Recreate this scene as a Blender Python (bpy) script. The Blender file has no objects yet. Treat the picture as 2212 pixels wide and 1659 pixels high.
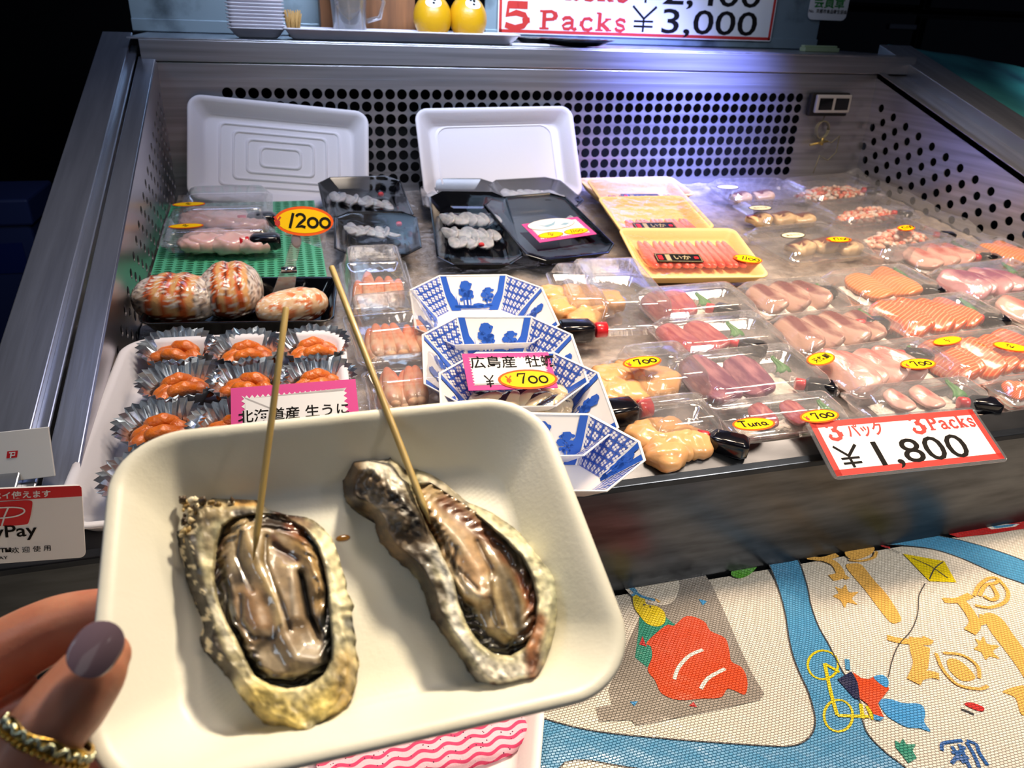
import bpy, math, random
import numpy as np
from mathutils import Vector, Matrix, noise
R_ = random.Random(7)
SC = bpy.context.scene
COL = SC.collection
H = 1.30                                   # camera height above the floor
# ------------------------------------------------------------------ camera
F = 1650.0; CX = 1106.0; CY = 829.5        # focal length in pixels of the 2212 wide frame
def _n(v): v = np.array(v, float); return v / np.linalg.norm(v)
_D = _n((-590, -1650, F)); _X = _n((6151, -575, F))
_X = _n(_X - _D * _X.dot(_D) * .5); _D = _n(_D - _X * _X.dot(_D))
_V = np.cross(_D, _X)
if _V[1] < 0: _V = -_V
TILT = math.radians(18)
_W = _V * math.cos(TILT) - _D * math.sin(TILT)
_Y = _D * math.cos(TILT) + _V * math.sin(TILT)
RM = np.array([_X, _Y, -_W])
CAM = Vector((0, 0, H))
cam = bpy.data.cameras.new('camera'); camo = bpy.data.objects.new('camera', cam); COL.objects.link(camo)
cam.sensor_width = 36; cam.lens = F / 2212 * 36; cam.clip_start = .02
m = Matrix.Identity(4)
for i in range(3):
    m[i][0] = RM[i][0]; m[i][1] = -RM[i][1]; m[i][2] = -RM[i][2]
m.translation = CAM
camo.matrix_world = m
cam.dof.use_dof = True; cam.dof.focus_distance = .62; cam.dof.aperture_fstop = 13
SC.camera = camo
# ------------------------------------------------------------------ world, lights, exposure
w = bpy.data.worlds.new('world'); SC.world = w; w.use_nodes = True
w.node_tree.nodes['Background'].inputs[0].default_value = (.30, .36, .55, 1)
w.node_tree.nodes['Background'].inputs[1].default_value = .05
SC.view_settings.view_transform = 'Standard'; SC.view_settings.look = 'None'
SC.view_settings.gamma = 1; SC.view_settings.use_curve_mapping = False
SC.view_settings.exposure = -0.15
SC.cycles.transparent_max_bounces = 40; SC.cycles.max_bounces = 10
SC.cycles.caustics_reflective = False; SC.cycles.caustics_refractive = False
def area(name, loc, target, size, power, color, sy=None, spread=None):
    l = bpy.data.lights.new(name, 'AREA'); l.energy = power; l.color = color; l.size = size
    if spread: l.spread = spread
    l.shape = 'RECTANGLE'; l.size_y = sy or size
    o = bpy.data.objects.new(name, l); COL.objects.link(o); o.location = loc
    o.rotation_euler = (Vector(target) - Vector(loc)).to_track_quat('-Z', 'Y').to_euler()
    return o
area('warm_lamp', (.60, .80, H + .62), (.60, .78, H - .34), .26, 4.8, (1, .76, .55), None, 1.5)
area('warm_lamp', (1.05, .72, H + .62), (1.02, .76, H - .34), .26, 4.3, (1, .76, .56), None, 1.5)
area('warm_lamp', (.10, .80, H + .62), (.06, .80, H - .34), .22, 1.9, (1, .84, .68), None, 1.5)
area('hand_lamp', (.34, .74, H + .40), (.03, .26, H - .22), .09, 1.35, (1, .84, .60), None, .95)
area('cool_area', (1.75, 1.2, H + .6), (1.85, 1.15, H - .2), .3, 2.5, (.6, .9, 1.0), .08, 1.2)  # unseen fill light, added to brighten the teal cloth
area('ledge_fill', (.30, 1.02, H + .42), (.36, 1.60, H + .03), .6, 3.3, (.66, .76, 1.0), .08, 1.35)  # cool fill added so the ledge and its things come out brighter
area('cool_area', (.05, 1.12, H + .60), (.05, 1.32, H - .3), .8, 1.9, (.46, .56, 1.0), .06)
area('blue_lamp', (.80, 1.15, H + .30), (.74, 1.4, H - .10), .08, 5.5, (.26, .30, 1.0), .22, .9)
area('cool_lamp', (-.75, .2, H + .45), (-.2, .7, H - .3), .12, 1.6, (.72, .86, 1.0), .5)
area('stall_fill', (.3, -.9, H + 1.0), (.3, .6, H - .5), .9, 1.1, (.95, .92, .90))  # broad weak fill added behind the camera, no known source
area('counter_fill', (1.0, -.35, H + .55), (.62, .42, H - .49), .25, 2.0, (1, .94, .86), None, 1.0)  # added fill that lifts the rail's shadow off the tablecloth
# ------------------------------------------------------------------ helpers
def ray(px, py): return Vector(RM @ np.array([(px - CX) / F, (py - CY) / F, 1.]))
def Pd(px, py, d): return CAM + ray(px, py) * d
def onY(px, py, y): r = ray(px, py); return CAM + r * (y / r.y)
def onZ(px, py, z): r = ray(px, py); return CAM + r * ((z - H) / r.z)
def onX(px, py, x): r = ray(px, py); return CAM + r * (x / r.x)
def onP(px, py, p, n): r = ray(px, py); return CAM + r * ((p - CAM).dot(n) / r.dot(n))
def frame(o, ex, ez):
    ex = ex.normalized(); ez = (ez - ex * ez.dot(ex)).normalized(); ey = ez.cross(ex)
    M = Matrix.Identity(4)
    for i in range(3): M[i][0] = ex[i]; M[i][1] = ey[i]; M[i][2] = ez[i]; M[i][3] = o[i]
    return M
def T(x, y, z): return Matrix.Translation((x, y, z))
def RZ(a): return Matrix.Rotation(a, 4, 'Z')
def RX(a): return Matrix.Rotation(a, 4, 'X')
def RY(a): return Matrix.Rotation(a, 4, 'Y')
BP = Vector((0, 1.4, H - .285)); BN = Vector((1, 0, 0)).cross(Vector((0, .855, .09))).normalized()   # the ice bed
RP = Vector((0, 1.4, H - .083)); RN = Vector((0, -math.sin(TILT), math.cos(TILT)))                  # the rim plane
def B(px, py, h=0): return onP(px, py, BP + BN * h, BN)
def RIM(px, py, h=0): return onP(px, py, RP + RN * h, RN)
def bedz(y): return BP.z + (y - 1.4) * .09 / .855
def rimz(y): return RP.z + (y - 1.4) * math.tan(TILT)
def lin(c):
    if isinstance(c, str):
        c = c.lstrip('#'); c = [int(c[i:i + 2], 16) / 255 for i in (0, 2, 4)]
    return tuple((x / 12.92 if x <= .04045 else ((x + .055) / 1.055) ** 2.4) for x in c[:3])
class MB:
    def __init__(s): s.v = []; s.f = []; s.m = []; s.c = None
    def add(s, vs, fs, m=0, M=None):
        b = len(s.v)
        for p in vs:
            p = Vector(p); s.v.append(M @ p if M else p)
        for f in fs: s.f.append([i + b for i in f]); s.m.append(m)
        return s
    def box(s, x0, x1, y0, y1, z0, z1, m=0, M=None):
        v = [(x, y, z) for z in (z0, z1) for y in (y0, y1) for x in (x0, x1)]
        return s.add(v, [(0, 2, 3, 1), (4, 5, 7, 6), (0, 1, 5, 4), (2, 6, 7, 3), (0, 4, 6, 2), (1, 3, 7, 5)], m, M)
    def rings(s, rs, m=0, cap0=True, cap1=True, M=None):
        n = len(rs[0]); v = [p for r in rs for p in r]; f = []
        for i in range(len(rs) - 1):
            for j in range(n):
                a = i * n + j; b = i * n + (j + 1) % n
                f.append((a, b, b + n, a + n))
        if cap0: f.append(list(range(n))[::-1])
        if cap1: f.append([(len(rs) - 1) * n + j for j in range(n)])
        return s.add(v, f, m, M)
    def tube(s, path, r, n=10, m=0, M=None, flat=1.0, up=None):
        path = [Vector(p) for p in path]; rs = []
        if not isinstance(r, (list, tuple)): r = [r] * len(path)
        u = up or Vector((0, 0, 1))
        for i, p in enumerate(path):
            t = (path[min(i + 1, len(path) - 1)] - path[max(i - 1, 0)]).normalized()
            if abs(t.dot(u)) > .98: u = Vector((1, 0, 0)) if abs(t.x) < .9 else Vector((0, 1, 0))
            a = t.cross(u).normalized(); b = a.cross(t).normalized()
            rs.append([p + (a * math.cos(k * 2 * math.pi / n) + b * flat * math.sin(k * 2 * math.pi / n)) * r[i] for k in range(n)])
        return s.rings(rs, m, True, True, M)
    def ball(s, c, r, m=0, M=None, nu=14, nv=9, e=1.0, fn=None):
        r = r if isinstance(r, (list, tuple)) else (r, r, r); v = []; f = []
        sg = lambda x: math.copysign(abs(x) ** e, x)
        for i in range(nv + 1):
            ph = -math.pi / 2 + math.pi * i / nv
            for j in range(nu):
                th = 2 * math.pi * j / nu
                p = Vector((sg(math.cos(ph)) * sg(math.cos(th)) * r[0], sg(math.cos(ph)) * sg(math.sin(th)) * r[1], sg(math.sin(ph)) * r[2]))
                if fn: p = fn(p)
                v.append(Vector(c) + p)
        for i in range(nv):
            for j in range(nu):
                a = i * nu + j; b = i * nu + (j + 1) % nu
                f.append((a, b, b + nu, a + nu))
        return s.add(v, f, m, M)
    def poly(s, pts, z=0, m=0, M=None, d=0):
        pts = [tuple(p) + (z,) if len(p) == 2 else tuple(p) for p in pts]
        if sum(pts[i][0] * pts[(i + 1) % len(pts)][1] - pts[(i + 1) % len(pts)][0] * pts[i][1] for i in range(len(pts))) < 0: pts = pts[::-1]
        if not d: return s.add(pts, [list(range(len(pts)))], m, M)
        return s.rings([[(p[0], p[1], p[2] - d) for p in pts], pts], m, True, True, M)
    def grid(s, fn, nu, nv, m=0, M=None, flip=False):
        v = [fn(i / nu, j / nv) for j in range(nv + 1) for i in range(nu + 1)]
        f = []
        for j in range(nv):
            for i in range(nu):
                a = j * (nu + 1) + i; q = (a, a + 1, a + nu + 2, a + nu + 1)
                f.append(q[::-1] if flip else q)
        return s.add(v, f, m, M)
    def stroke(s, pts, wd, z=0, m=0, M=None):
        pts = [Vector((p[0], p[1])) for p in pts]; L = []; Rr = []
        for i, p in enumerate(pts):
            t = pts[min(i + 1, len(pts) - 1)] - pts[max(i - 1, 0)]
            if t.length < 1e-9: t = Vector((1, 0))
            t.normalize(); nn = Vector((-t.y, t.x)); w_ = wd[i] if isinstance(wd, (list, tuple)) else wd
            L.append(p + nn * w_ / 2); Rr.append(p - nn * w_ / 2)
        v = [(q.x, q.y, z + i * 4e-6) for i, q in enumerate(L)] + [(q.x, q.y, z + i * 4e-6) for i, q in enumerate(Rr)]; n = len(pts)
        return s.add(v, [(i, n + i, n + i + 1, i + 1) for i in range(n - 1)], m, M)
    def upify(s):
        for i, f in enumerate(s.f):
            A = sum(s.v[f[k]].x * s.v[f[(k + 1) % len(f)]].y - s.v[f[(k + 1) % len(f)]].x * s.v[f[k]].y for k in range(len(f)))
            if A < 0: s.f[i] = list(f)[::-1]
    def build(s, name, mats, parent=None, smooth=True, bevel=0, sub=0, solid=0, M=None):
        me = bpy.data.meshes.new(name)
        if M: s.v = [M @ p for p in s.v]
        me.from_pydata([tuple(p) for p in s.v], [], s.f)
        if not isinstance(mats, (list, tuple)): mats = [mats]
        for mm in mats: me.materials.append(mm)
        me.polygons.foreach_set('material_index', s.m)
        me.polygons.foreach_set('use_smooth', [smooth] * len(s.f))
        if s.c is not None:
            at = me.attributes.new('Col', 'FLOAT_COLOR', 'POINT')
            at.data.foreach_set('color', np.asarray(s.c, dtype=np.float32).reshape(-1))
        me.update()
        o = bpy.data.objects.new(name, me); COL.objects.link(o)
        if parent: o.parent = parent
        if solid:
            md = o.modifiers.new('solid', 'SOLIDIFY'); md.thickness = abs(solid); md.offset = -1 if solid > 0 else 1
        if bevel:
            md = o.modifiers.new('bevel', 'BEVEL'); md.width = bevel; md.segments = 2; md.limit_method = 'ANGLE'; md.angle_limit = .6
        if sub:
            md = o.modifiers.new('sub', 'SUBSURF'); md.levels = sub; md.render_levels = sub
        return o
def tag(o, label=None, cat=None, group=None, kind=None):
    if label: o['label'] = label
    if cat: o['category'] = cat
    if group: o['group'] = group
    if kind: o['kind'] = kind
    return o
def thing(name, label, cat, M, group=None):
    o = bpy.data.objects.new(name, None); COL.objects.link(o); o.empty_display_size = .01
    o.matrix_world = M; return tag(o, label, cat, group)
def solo(mb, name, mats, label, cat, M=None, group=None, kind=None, **k):
    o = mb.build(name, mats, None, **k)
    if M: o.matrix_world = M
    return tag(o, label, cat, group, kind)
def copy_tree(o, parent=None):
    c = o.copy(); COL.objects.link(c); c.parent = parent
    if parent: c.matrix_parent_inverse = o.matrix_parent_inverse.copy()
    for ch in [x for x in bpy.data.objects if x.parent == o and x != c]: copy_tree(ch, c)
    return c
def rrect(w, d, r, seg=6):
    pts = []
    for (cx, cy, a0) in ((w / 2 - r, d / 2 - r, 0), (-w / 2 + r, d / 2 - r, 90), (-w / 2 + r, -d / 2 + r, 180), (w / 2 - r, -d / 2 + r, 270)):
        for k in range(seg + 1):
            a = math.radians(a0 + 90 * k / seg); pts.append((cx + r * math.cos(a), cy + r * math.sin(a)))
    return pts
def tray_rings(w, d, h, r, flare, t=.003, lip=.004, seg=6, fn=None, rb=None, soft=.25):
    """rounded tray: outer bottom up to the rim, over, and down to the inner floor"""
    def R(ww, dd, z, rr):
        pts = rrect(ww, dd, max(rr, .002), seg)
        out = []
        for x, y in pts:
            dz = fn(x / w * 2, y / d * 2) * max(0, z / h) if fn else 0
            out.append((x, y, z + dz))
        return out
    rb = rb or r * .8
    return [R(w - 2 * flare - 2 * soft * h, d - 2 * flare - 2 * soft * h, 0, rb), R(w - 2 * flare, d - 2 * flare, soft * h * .6, rb),
            R(w - 2 * lip, d - 2 * lip, h - t * 1.6, r - lip), R(w - lip * .3, d - lip * .3, h - t * 1.3, r), R(w, d, h - t * .7, r), R(w - .1 * lip, d - .1 * lip, h - t * .2, r), R(w - .8 * lip, d - .8 * lip, h, r - .5 * lip),
            R(w - 2 * lip, d - 2 * lip, h - t * .2, r - lip), R(w - 2 * lip - 2 * t, d - 2 * lip - 2 * t, h - t * 1.1, r - lip - t), R(w - 2 * flare - 2 * t, d - 2 * flare - 2 * t, soft * h + t, rb - t),
            R(w - 2 * flare - 2 * t - .5 * soft * h, d - 2 * flare - 2 * t - .5 * soft * h, t + soft * h * .35, rb - t),
            R(w - 2 * flare - 2 * t - 2 * soft * h, d - 2 * flare - 2 * t - 2 * soft * h, t, rb - t)]
def perf(mb, nx, ny, cw, ch, rx, ry=None, stag=False, nseg=12, m=0, rect=False):
    ry = ry or rx
    for j in range(ny):
        off = cw / 2 if stag and j % 2 else 0
        y0 = j * ch
        if stag:
            if off: mb.add([(0, y0, 0), (off, y0, 0), (off, y0 + ch, 0), (0, y0 + ch, 0)], [(0, 1, 2, 3)], m)
            else: mb.add([(nx * cw, y0, 0), (nx * cw + cw / 2, y0, 0), (nx * cw + cw / 2, y0 + ch, 0), (nx * cw, y0 + ch, 0)], [(0, 1, 2, 3)], m)
        for i in range(nx):
            x0 = i * cw + off; cx_ = x0 + cw / 2; cy_ = y0 + ch / 2; o = []; q = []
            for k in range(nseg):
                a = 2 * math.pi * (k + .5) / nseg; c_, s_ = math.cos(a), math.sin(a)
                mx = max(abs(c_), abs(s_)); o.append((cx_ + c_ / mx * cw / 2, cy_ + s_ / mx * ch / 2, 0))
                if rect: q.append((cx_ + c_ / mx * rx, cy_ + s_ / mx * ry, 0))
                else: q.append((cx_ + c_ * rx, cy_ + s_ * ry, 0))
            cs = [(x0 + cw, y0 + ch, 0), (x0, y0 + ch, 0), (x0, y0, 0), (x0 + cw, y0, 0)]
            f = [(k, (k + 1) % nseg, nseg + (k + 1) % nseg, nseg + k) for k in range(nseg)]
            extra = []; qn = nseg // 4
            v = o + q + cs
            for c4 in range(4):       # fill the four square corners
                k = (c4 * qn + qn // 2 - 1) % nseg if nseg % 4 == 0 else 0
                f.append((k, 2 * nseg + c4, (k + 1) % nseg))
            mb.add(v, f, m)
# ------------------------------------------------------------------ materials
MATS = {}
def pm(name, col, rough=.5, metal=0, spec=.5, coat=0, bump=None, var=None, sss=0, vcol=False, emit=0, alpha=1, aniso=0, stretch=None, uvn=None, trans=0, ior=1.45):
    """principled material; var=(colour2, scale, lo, hi), bump=(scale, strength, distance)"""
    if name in MATS: return MATS[name]
    mt = bpy.data.materials.new(name); mt.use_nodes = True; nt = mt.node_tree; b = nt.nodes['Principled BSDF']
    c = lin(col) if isinstance(col, str) else col
    b.inputs['Base Color'].default_value = (*c, 1); b.inputs['Roughness'].default_value = rough; b.inputs['Metallic'].default_value = metal
    b.inputs['Specular IOR Level'].default_value = spec; b.inputs['Coat Weight'].default_value = coat; b.inputs['Coat Roughness'].default_value = .06
    b.inputs['Subsurface Weight'].default_value = sss; b.inputs['Subsurface Scale'].default_value = .006; b.inputs['Anisotropic'].default_value = aniso
    b.inputs['Transmission Weight'].default_value = trans; b.inputs['IOR'].default_value = ior
    if emit: b.inputs['Emission Color'].default_value = (*c, 1); b.inputs['Emission Strength'].default_value = emit
    tc = nt.nodes.new('ShaderNodeTexCoord'); mp = nt.nodes.new('ShaderNodeMapping'); nt.links.new(tc.outputs['Object'], mp.inputs[0])
    if stretch: mp.inputs['Scale'].default_value = stretch
    src = None
    if vcol:
        a = nt.nodes.new('ShaderNodeAttribute'); a.attribute_name = 'Col'; src = a.outputs['Color']
        nt.links.new(src, b.inputs['Base Color'])
    if var:
        n = nt.nodes.new('ShaderNodeTexNoise'); n.inputs['Scale'].default_value = var[1]; n.inputs['Detail'].default_value = 5
        nt.links.new(mp.outputs[0], n.inputs['Vector'])
        r = nt.nodes.new('ShaderNodeMapRange'); r.inputs[1].default_value = var[2]; r.inputs[2].default_value = var[3]
        nt.links.new(n.outputs['Fac'], r.inputs[0])
        x = nt.nodes.new('ShaderNodeMix'); x.data_type = 'RGBA'; nt.links.new(r.outputs[0], x.inputs[0])
        if src: nt.links.new(src, x.inputs[6])
        else: x.inputs[6].default_value = (*c, 1)
        c2 = lin(var[0]) if isinstance(var[0], str) else var[0]
        x.inputs[7].default_value = (*c2, 1); nt.links.new(x.outputs[2], b.inputs['Base Color'])
    if bump:
        n2 = nt.nodes.new('ShaderNodeTexNoise'); n2.inputs['Scale'].default_value = bump[0]; n2.inputs['Detail'].default_value = 4
        nt.links.new(mp.outputs[0], n2.inputs['Vector'])
        bp = nt.nodes.new('ShaderNodeBump'); bp.inputs['Strength'].default_value = bump[1]; bp.inputs['Distance'].default_value = bump[2]
        nt.links.new(n2.outputs['Fac'], bp.inputs['Height']); nt.links.new(bp.outputs[0], b.inputs['Normal'])
        if coat: nt.links.new(bp.outputs[0], b.inputs['Coat Normal'])
    MATS[name] = mt; return mt
def clear(name, tint=(.97, .97, .98), rough=.08, bump=None, milk=0.0, refl=.09):
    """thin clear plastic: see-through with a Fresnel gloss and a little milkiness"""
    if name in MATS: return MATS[name]
    mt = bpy.data.materials.new(name); mt.use_nodes = True; nt = mt.node_tree; N = nt.nodes; L = nt.links
    N.remove(N['Principled BSDF']); out = N['Material Output']
    tr = N.new('ShaderNodeBsdfTransparent'); tr.inputs[0].default_value = (*tint, 1)
    gl = N.new('ShaderNodeBsdfGlossy'); gl.inputs['Roughness'].default_value = rough; gl.inputs[0].default_value = (1, 1, 1, 1)
    lw = N.new('ShaderNodeFresnel'); lw.inputs[0].default_value = 1.5
    mul = N.new('ShaderNodeMath'); mul.operation = 'MULTIPLY_ADD'; mul.inputs[1].default_value = 1.0; mul.inputs[2].default_value = refl - .04
    L.new(lw.outputs[0], mul.inputs[0])
    mn = N.new('ShaderNodeMath'); mn.operation = 'MINIMUM'; mn.inputs[1].default_value = .45; L.new(mul.outputs[0], mn.inputs[0])
    mx = N.new('ShaderNodeMixShader'); L.new(mn.outputs[0], mx.inputs[0])
    base = tr
    if milk:
        df = N.new('ShaderNodeBsdfDiffuse'); df.inputs[0].default_value = (.9, .9, .92, 1)
        m0 = N.new('ShaderNodeMixShader'); m0.inputs[0].default_value = milk; L.new(tr.outputs[0], m0.inputs[1]); L.new(df.outputs[0], m0.inputs[2]); base = m0
    L.new(base.outputs[0], mx.inputs[1]); L.new(gl.outputs[0], mx.inputs[2]); L.new(mx.outputs[0], out.inputs[0])
    if bump:
        tc = N.new('ShaderNodeTexCoord'); n2 = N.new('ShaderNodeTexNoise'); n2.inputs['Scale'].default_value = bump[0]; n2.inputs['Detail'].default_value = 3
        L.new(tc.outputs['Object'], n2.inputs['Vector']); bp = N.new('ShaderNodeBump'); bp.inputs['Strength'].default_value = bump[1]; bp.inputs['Distance'].default_value = bump[2]
        L.new(n2.outputs['Fac'], bp.inputs['Height']); L.new(bp.outputs[0], gl.inputs['Normal']); L.new(bp.outputs[0], lw.inputs['Normal'])
    MATS[name] = mt; return mt
STEEL = pm('brushed_steel', '#c6cad2', .30, .80, bump=(6, .07, .002), stretch=(1.5, 1.5, 60), var=('#a3a6ad', 2, .35, .7))
STEELH = pm('brushed_steel_rim', '#c2c7d0', .30, .88, bump=(6, .05, .002), stretch=(30, 2, 2), var=('#9a9ea8', 2, .3, .75))
STEELD = pm('worn_steel_front', '#55585d', .30, .95, bump=(9, .05, .002), stretch=(2, 2, 12), var=('#303236', 6, .35, .8))
STAIN = pm('stained_steel', '#9cb0b8', .38, .5, bump=(30, .1, .002), var=('#4d5a60', 14, .52, .75))
DARK = pm('dark_void', '#060608', .9)
FOAM = pm('white_foam', '#eceaf0', .55, bump=(350, .25, .0006), sss=.0)
FOAMW = pm('cream_foam', '#e6e4da', .42, bump=(420, .3, .0004), var=('#dcd8c8', 9, .4, .7))
BLACKP = pm('black_plastic', '#07080c', .12, coat=.4)
CLEAR = clear('clear_plastic', rough=.07, bump=(40, .25, .003), milk=.09, refl=.12)
FILM = clear('cling_film', rough=.05, bump=(55, .5, .004), milk=.03, refl=.10)
FILM2 = clear('tight_film', rough=.05, bump=(25, .10, .003), milk=0, refl=.035)
WHITE = pm('white_paper', '#f0efed', .65, spec=.2); PINK = pm('pink_print', '#dd4f96', .6, spec=.2); YEL = pm('yellow_label', '#ffce00', .55, spec=.2)
ORG = pm('orange_label_edge', '#f0601a', .55, spec=.2); INK = pm('black_ink', '#15120f', .7, spec=.15); REDI = pm('red_ink', '#c8352e', .45)
REDC = pm('red_cap', '#d81f2b', .3, coat=.4); CREAM = pm('cream_label', '#f6efc8', .4)
WASABI = pm('green_leaf', '#3f7d3a', .5)
# ------------------------------------------------------------------ lettering
_tc = {}
def text(mb, body, size, M, m=0, bold=0, sx=1, shear=0, align='LEFT', z=0):
    k = (body, bold, shear, align)
    if k not in _tc:
        c = bpy.data.curves.new('t', 'FONT'); c.body = body; c.size = 1; c.align_x = align; c.offset = bold; c.shear = shear; c.resolution_u = 3; c.fill_mode = 'FRONT'
        o = bpy.data.objects.new('t', c); COL.objects.link(o); dg = bpy.context.evaluated_depsgraph_get()
        me = bpy.data.meshes.new_from_object(o.evaluated_get(dg)); _tc[k] = ([v.co.copy() for v in me.vertices], [list(p.vertices) for p in me.polygons])
        bpy.data.objects.remove(o); bpy.data.curves.remove(c); bpy.data.meshes.remove(me)
    v, f = _tc[k]
    mb.add([(p.x * size * sx, p.y * size, z) for p in v], f, m, M)
def arc(cx, cy, rx, ry, a0, a1, n=10): return [(cx + rx * math.cos(math.radians(a0 + (a1 - a0) * k / n)), cy + ry * math.sin(math.radians(a0 + (a1 - a0) * k / n))) for k in range(n + 1)]
HW = {'0': (.75, [arc(.38, .36, .33, .34, 100, 470, 14)]), '7': (.7, [[(.0, .72), (.05, .98), (.65, 1.0), (.45, .55), (.3, 0)]]), '1': (.35, [[(.32, 1.05), (.05, -.05)]]),
      '2': (.72, [arc(.35, .7, .3, .28, 160, -20, 7) + [(.3, .3), (.05, .02), (.4, .1), (.68, .02)]]), 'T': (.8, [[(0, .95), (.4, 1.0), (.85, .95)], [(.42, .98), (.36, .05), (.5, .02)]]),
      'u': (.6, [[(.05, .55), (.05, .15), (.2, .0), (.42, .15), (.48, .55), (.48, .1), (.58, .0)]]), 'n': (.6, [[(.05, .0), (.08, .52), (.1, .3), (.3, .55), (.42, .4), (.42, .0), (.55, .02)]]),
      'a': (.7, [arc(.28, .27, .24, .25, 40, 400, 10) + [(.5, .5), (.5, .05), (.68, .0)]]), ',': (.25, [[(.12, .1), (.05, -.15)]]), '\u00a5': (.6, [[(0, .9), (.27, .5), (.55, .9)], [(.27, .5), (.27, 0)], [(.05, .42), (.5, .45)], [(.05, .22), (.5, .25)]]),
      '~': (.9, [[(0, .3), (.2, .6), (.35, .2), (.5, .7), (.6, .3), (.9, .5)], [(.1, .8), (.5, .9)], [(.3, .0), (.7, .15)]])}
def hand(mb, s, size, x, y, m, M=None, wd=.12, z=0):
    for ch in s:
        w_, st = HW.get(ch, (.4, []))
        for p in st: mb.stroke([(x + a * size, y + b * size) for a, b in p], wd * size, z, m, M)
        x += (w_ + .1) * size
def hw_len(s, size): return sum(HW.get(c, (.4, []))[0] + .1 for c in s) * size
def ell(a, b, n=28): return [(a * math.cos(2 * math.pi * k / n), b * math.sin(2 * math.pi * k / n)) for k in range(n)]
def sticker(parent, c, ex, n_, wd, hg, kind, rot=0, name='price_sticker'):
    """oval sticker at world point c, axis ex, normal n_"""
    Mw = frame(c + n_ * .0008, ex, n_) @ RZ(rot)
    Ml = parent.matrix_world.inverted() @ Mw if parent else Mw
    mb = MB(); mb.poly(ell(wd / 2, hg / 2), 0, 0, None, .0004); mb.poly(ell(wd / 2 - hg * .09, hg / 2 - hg * .09), .0002, 1)
    if kind == 'anago':
        mb = MB(); mb.poly(ell(wd / 2, hg / 2), 0, 1, None, .0004); mb.poly(ell(wd / 2 - hg * .06, hg / 2 - hg * .06), .0002, 2)
        text(mb, '\u713c\u304d\u7a74\u5b50', hg * .32, T(0, -hg * .13, .0004), 1, 0, 1, 0, 'CENTER')
        o = mb.build('oval_label', [ORG, INK, CREAM], parent, False, M=Ml); return o
    if kind.startswith('JP'):
        text(mb, kind[2:], hg * .42, T(0, -hg * .15, .0005), 2, .012, 1, .1, 'CENTER')
    elif kind[0] == 'Y':
        s = kind[1:]; sz = hg * .46; L = hw_len(s, sz)
        hand(mb, '\u00a5', sz * .8, -L / 2 - hg * .26, -hg * .2, 3, None, .18, .0005); hand(mb, s, sz, -L / 2 + hg * .2, -hg * .22, 2, None, .19, .0005)
    else:
        sz = hg * .46; L = hw_len(kind, sz); hand(mb, kind, sz, -L / 2, -hg * .2, 2, None, .16, .0005)
    return mb.build(name, [ORG, YEL, INK, REDI], parent, False, M=Ml)
def bw(mb, name, mats, parent, **k): return mb.build(name, mats, parent, M=parent.matrix_world.inverted(), **k)
# ------------------------------------------------------------------ the setting
mb = MB(); mb.box(-4, 5, -1.5, 4.2, -.02, 0); tag(mb.build('floor', pm('concrete_floor', '#1c1c20', .35, var=('#0e0f12', 3, .3, .7))), kind='structure')
mb = MB(); mb.box(-4, 5, 4.2, 4.3, 0, 3); tag(mb.build('wall_back', pm('dark_wall', '#0b0c12', .7)), kind='structure')
# ------------------------------------------------------------------ the display case
XL, XR = -.185, 1.145; Y0, Y1 = .545, 1.40
case = thing('display_case', 'stainless steel refrigerated display case with perforated inner walls full of seafood packs', 'display case', T(.48, .97, 0))
def rim_strip(mb, x0, x1, y0, y1, h, th=.004, m=0):
    v = []
    for z in (-th, 0):
        for (x, y) in ((x0, y0), (x1, y0), (x1, y1), (x0, y1)): v.append((x, y, rimz(y) + (h + z) / math.cos(TILT)))
    mb.add(v, [(3, 2, 1, 0), (4, 5, 6, 7), (0, 1, 5, 4), (1, 2, 6, 5), (2, 3, 7, 6), (3, 0, 4, 7)], m)
ST = .014
for nm, sg, xi, xo in (('rim_left', 1, XL, -.266), ('rim_right', -1, 1.165, 1.315)):
    mb = MB(); xs = -.222 if sg > 0 else 1.235; xg = -.212 if sg > 0 else 1.215
    y0, y1 = (.530, 1.47)
    if sg > 0:
        rim_strip(mb, xo, xs, y0, y1, .012, .05); rim_strip(mb, xs - .001, xg, y0, 1.44, .004); rim_strip(mb, xg + .002, xi, y0, 1.41, 0, .012)
        rim_strip(mb, xg - .001, xg + .003, y0, 1.42, -.008)
    else:
        rim_strip(mb, xs, xo, y0, 1.50, .016, .05); rim_strip(mb, xi, xi + .016, y0, 1.43, 0, .012)
        rim_strip(mb, xi + .012, xs + .002, y0, 1.48, -.006, .01)
    bw(mb, nm, STEELH, case, bevel=.0012, smooth=False)
# back flange: horizontal ledge, then the stepped upright
mb = MB(); zt = H - .052
mb.box(-.222, 1.25, 1.40, 1.66, zt - .003, zt); bw(mb, 'back_ledge', STEELH, case, bevel=.001, smooth=False)
mb = MB(); mb.box(-.205, 1.25, 1.40, 1.404, zt - .034, zt - .0025); mb.box(-.195, 1.19, 1.404, 1.407, zt - .06, zt - .035); mb.box(-.19, 1.18, 1.402, 1.4065, zt - .0585, zt - .036)
bw(mb, 'back_upright', STEEL, case, bevel=.001, smooth=False)
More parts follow.
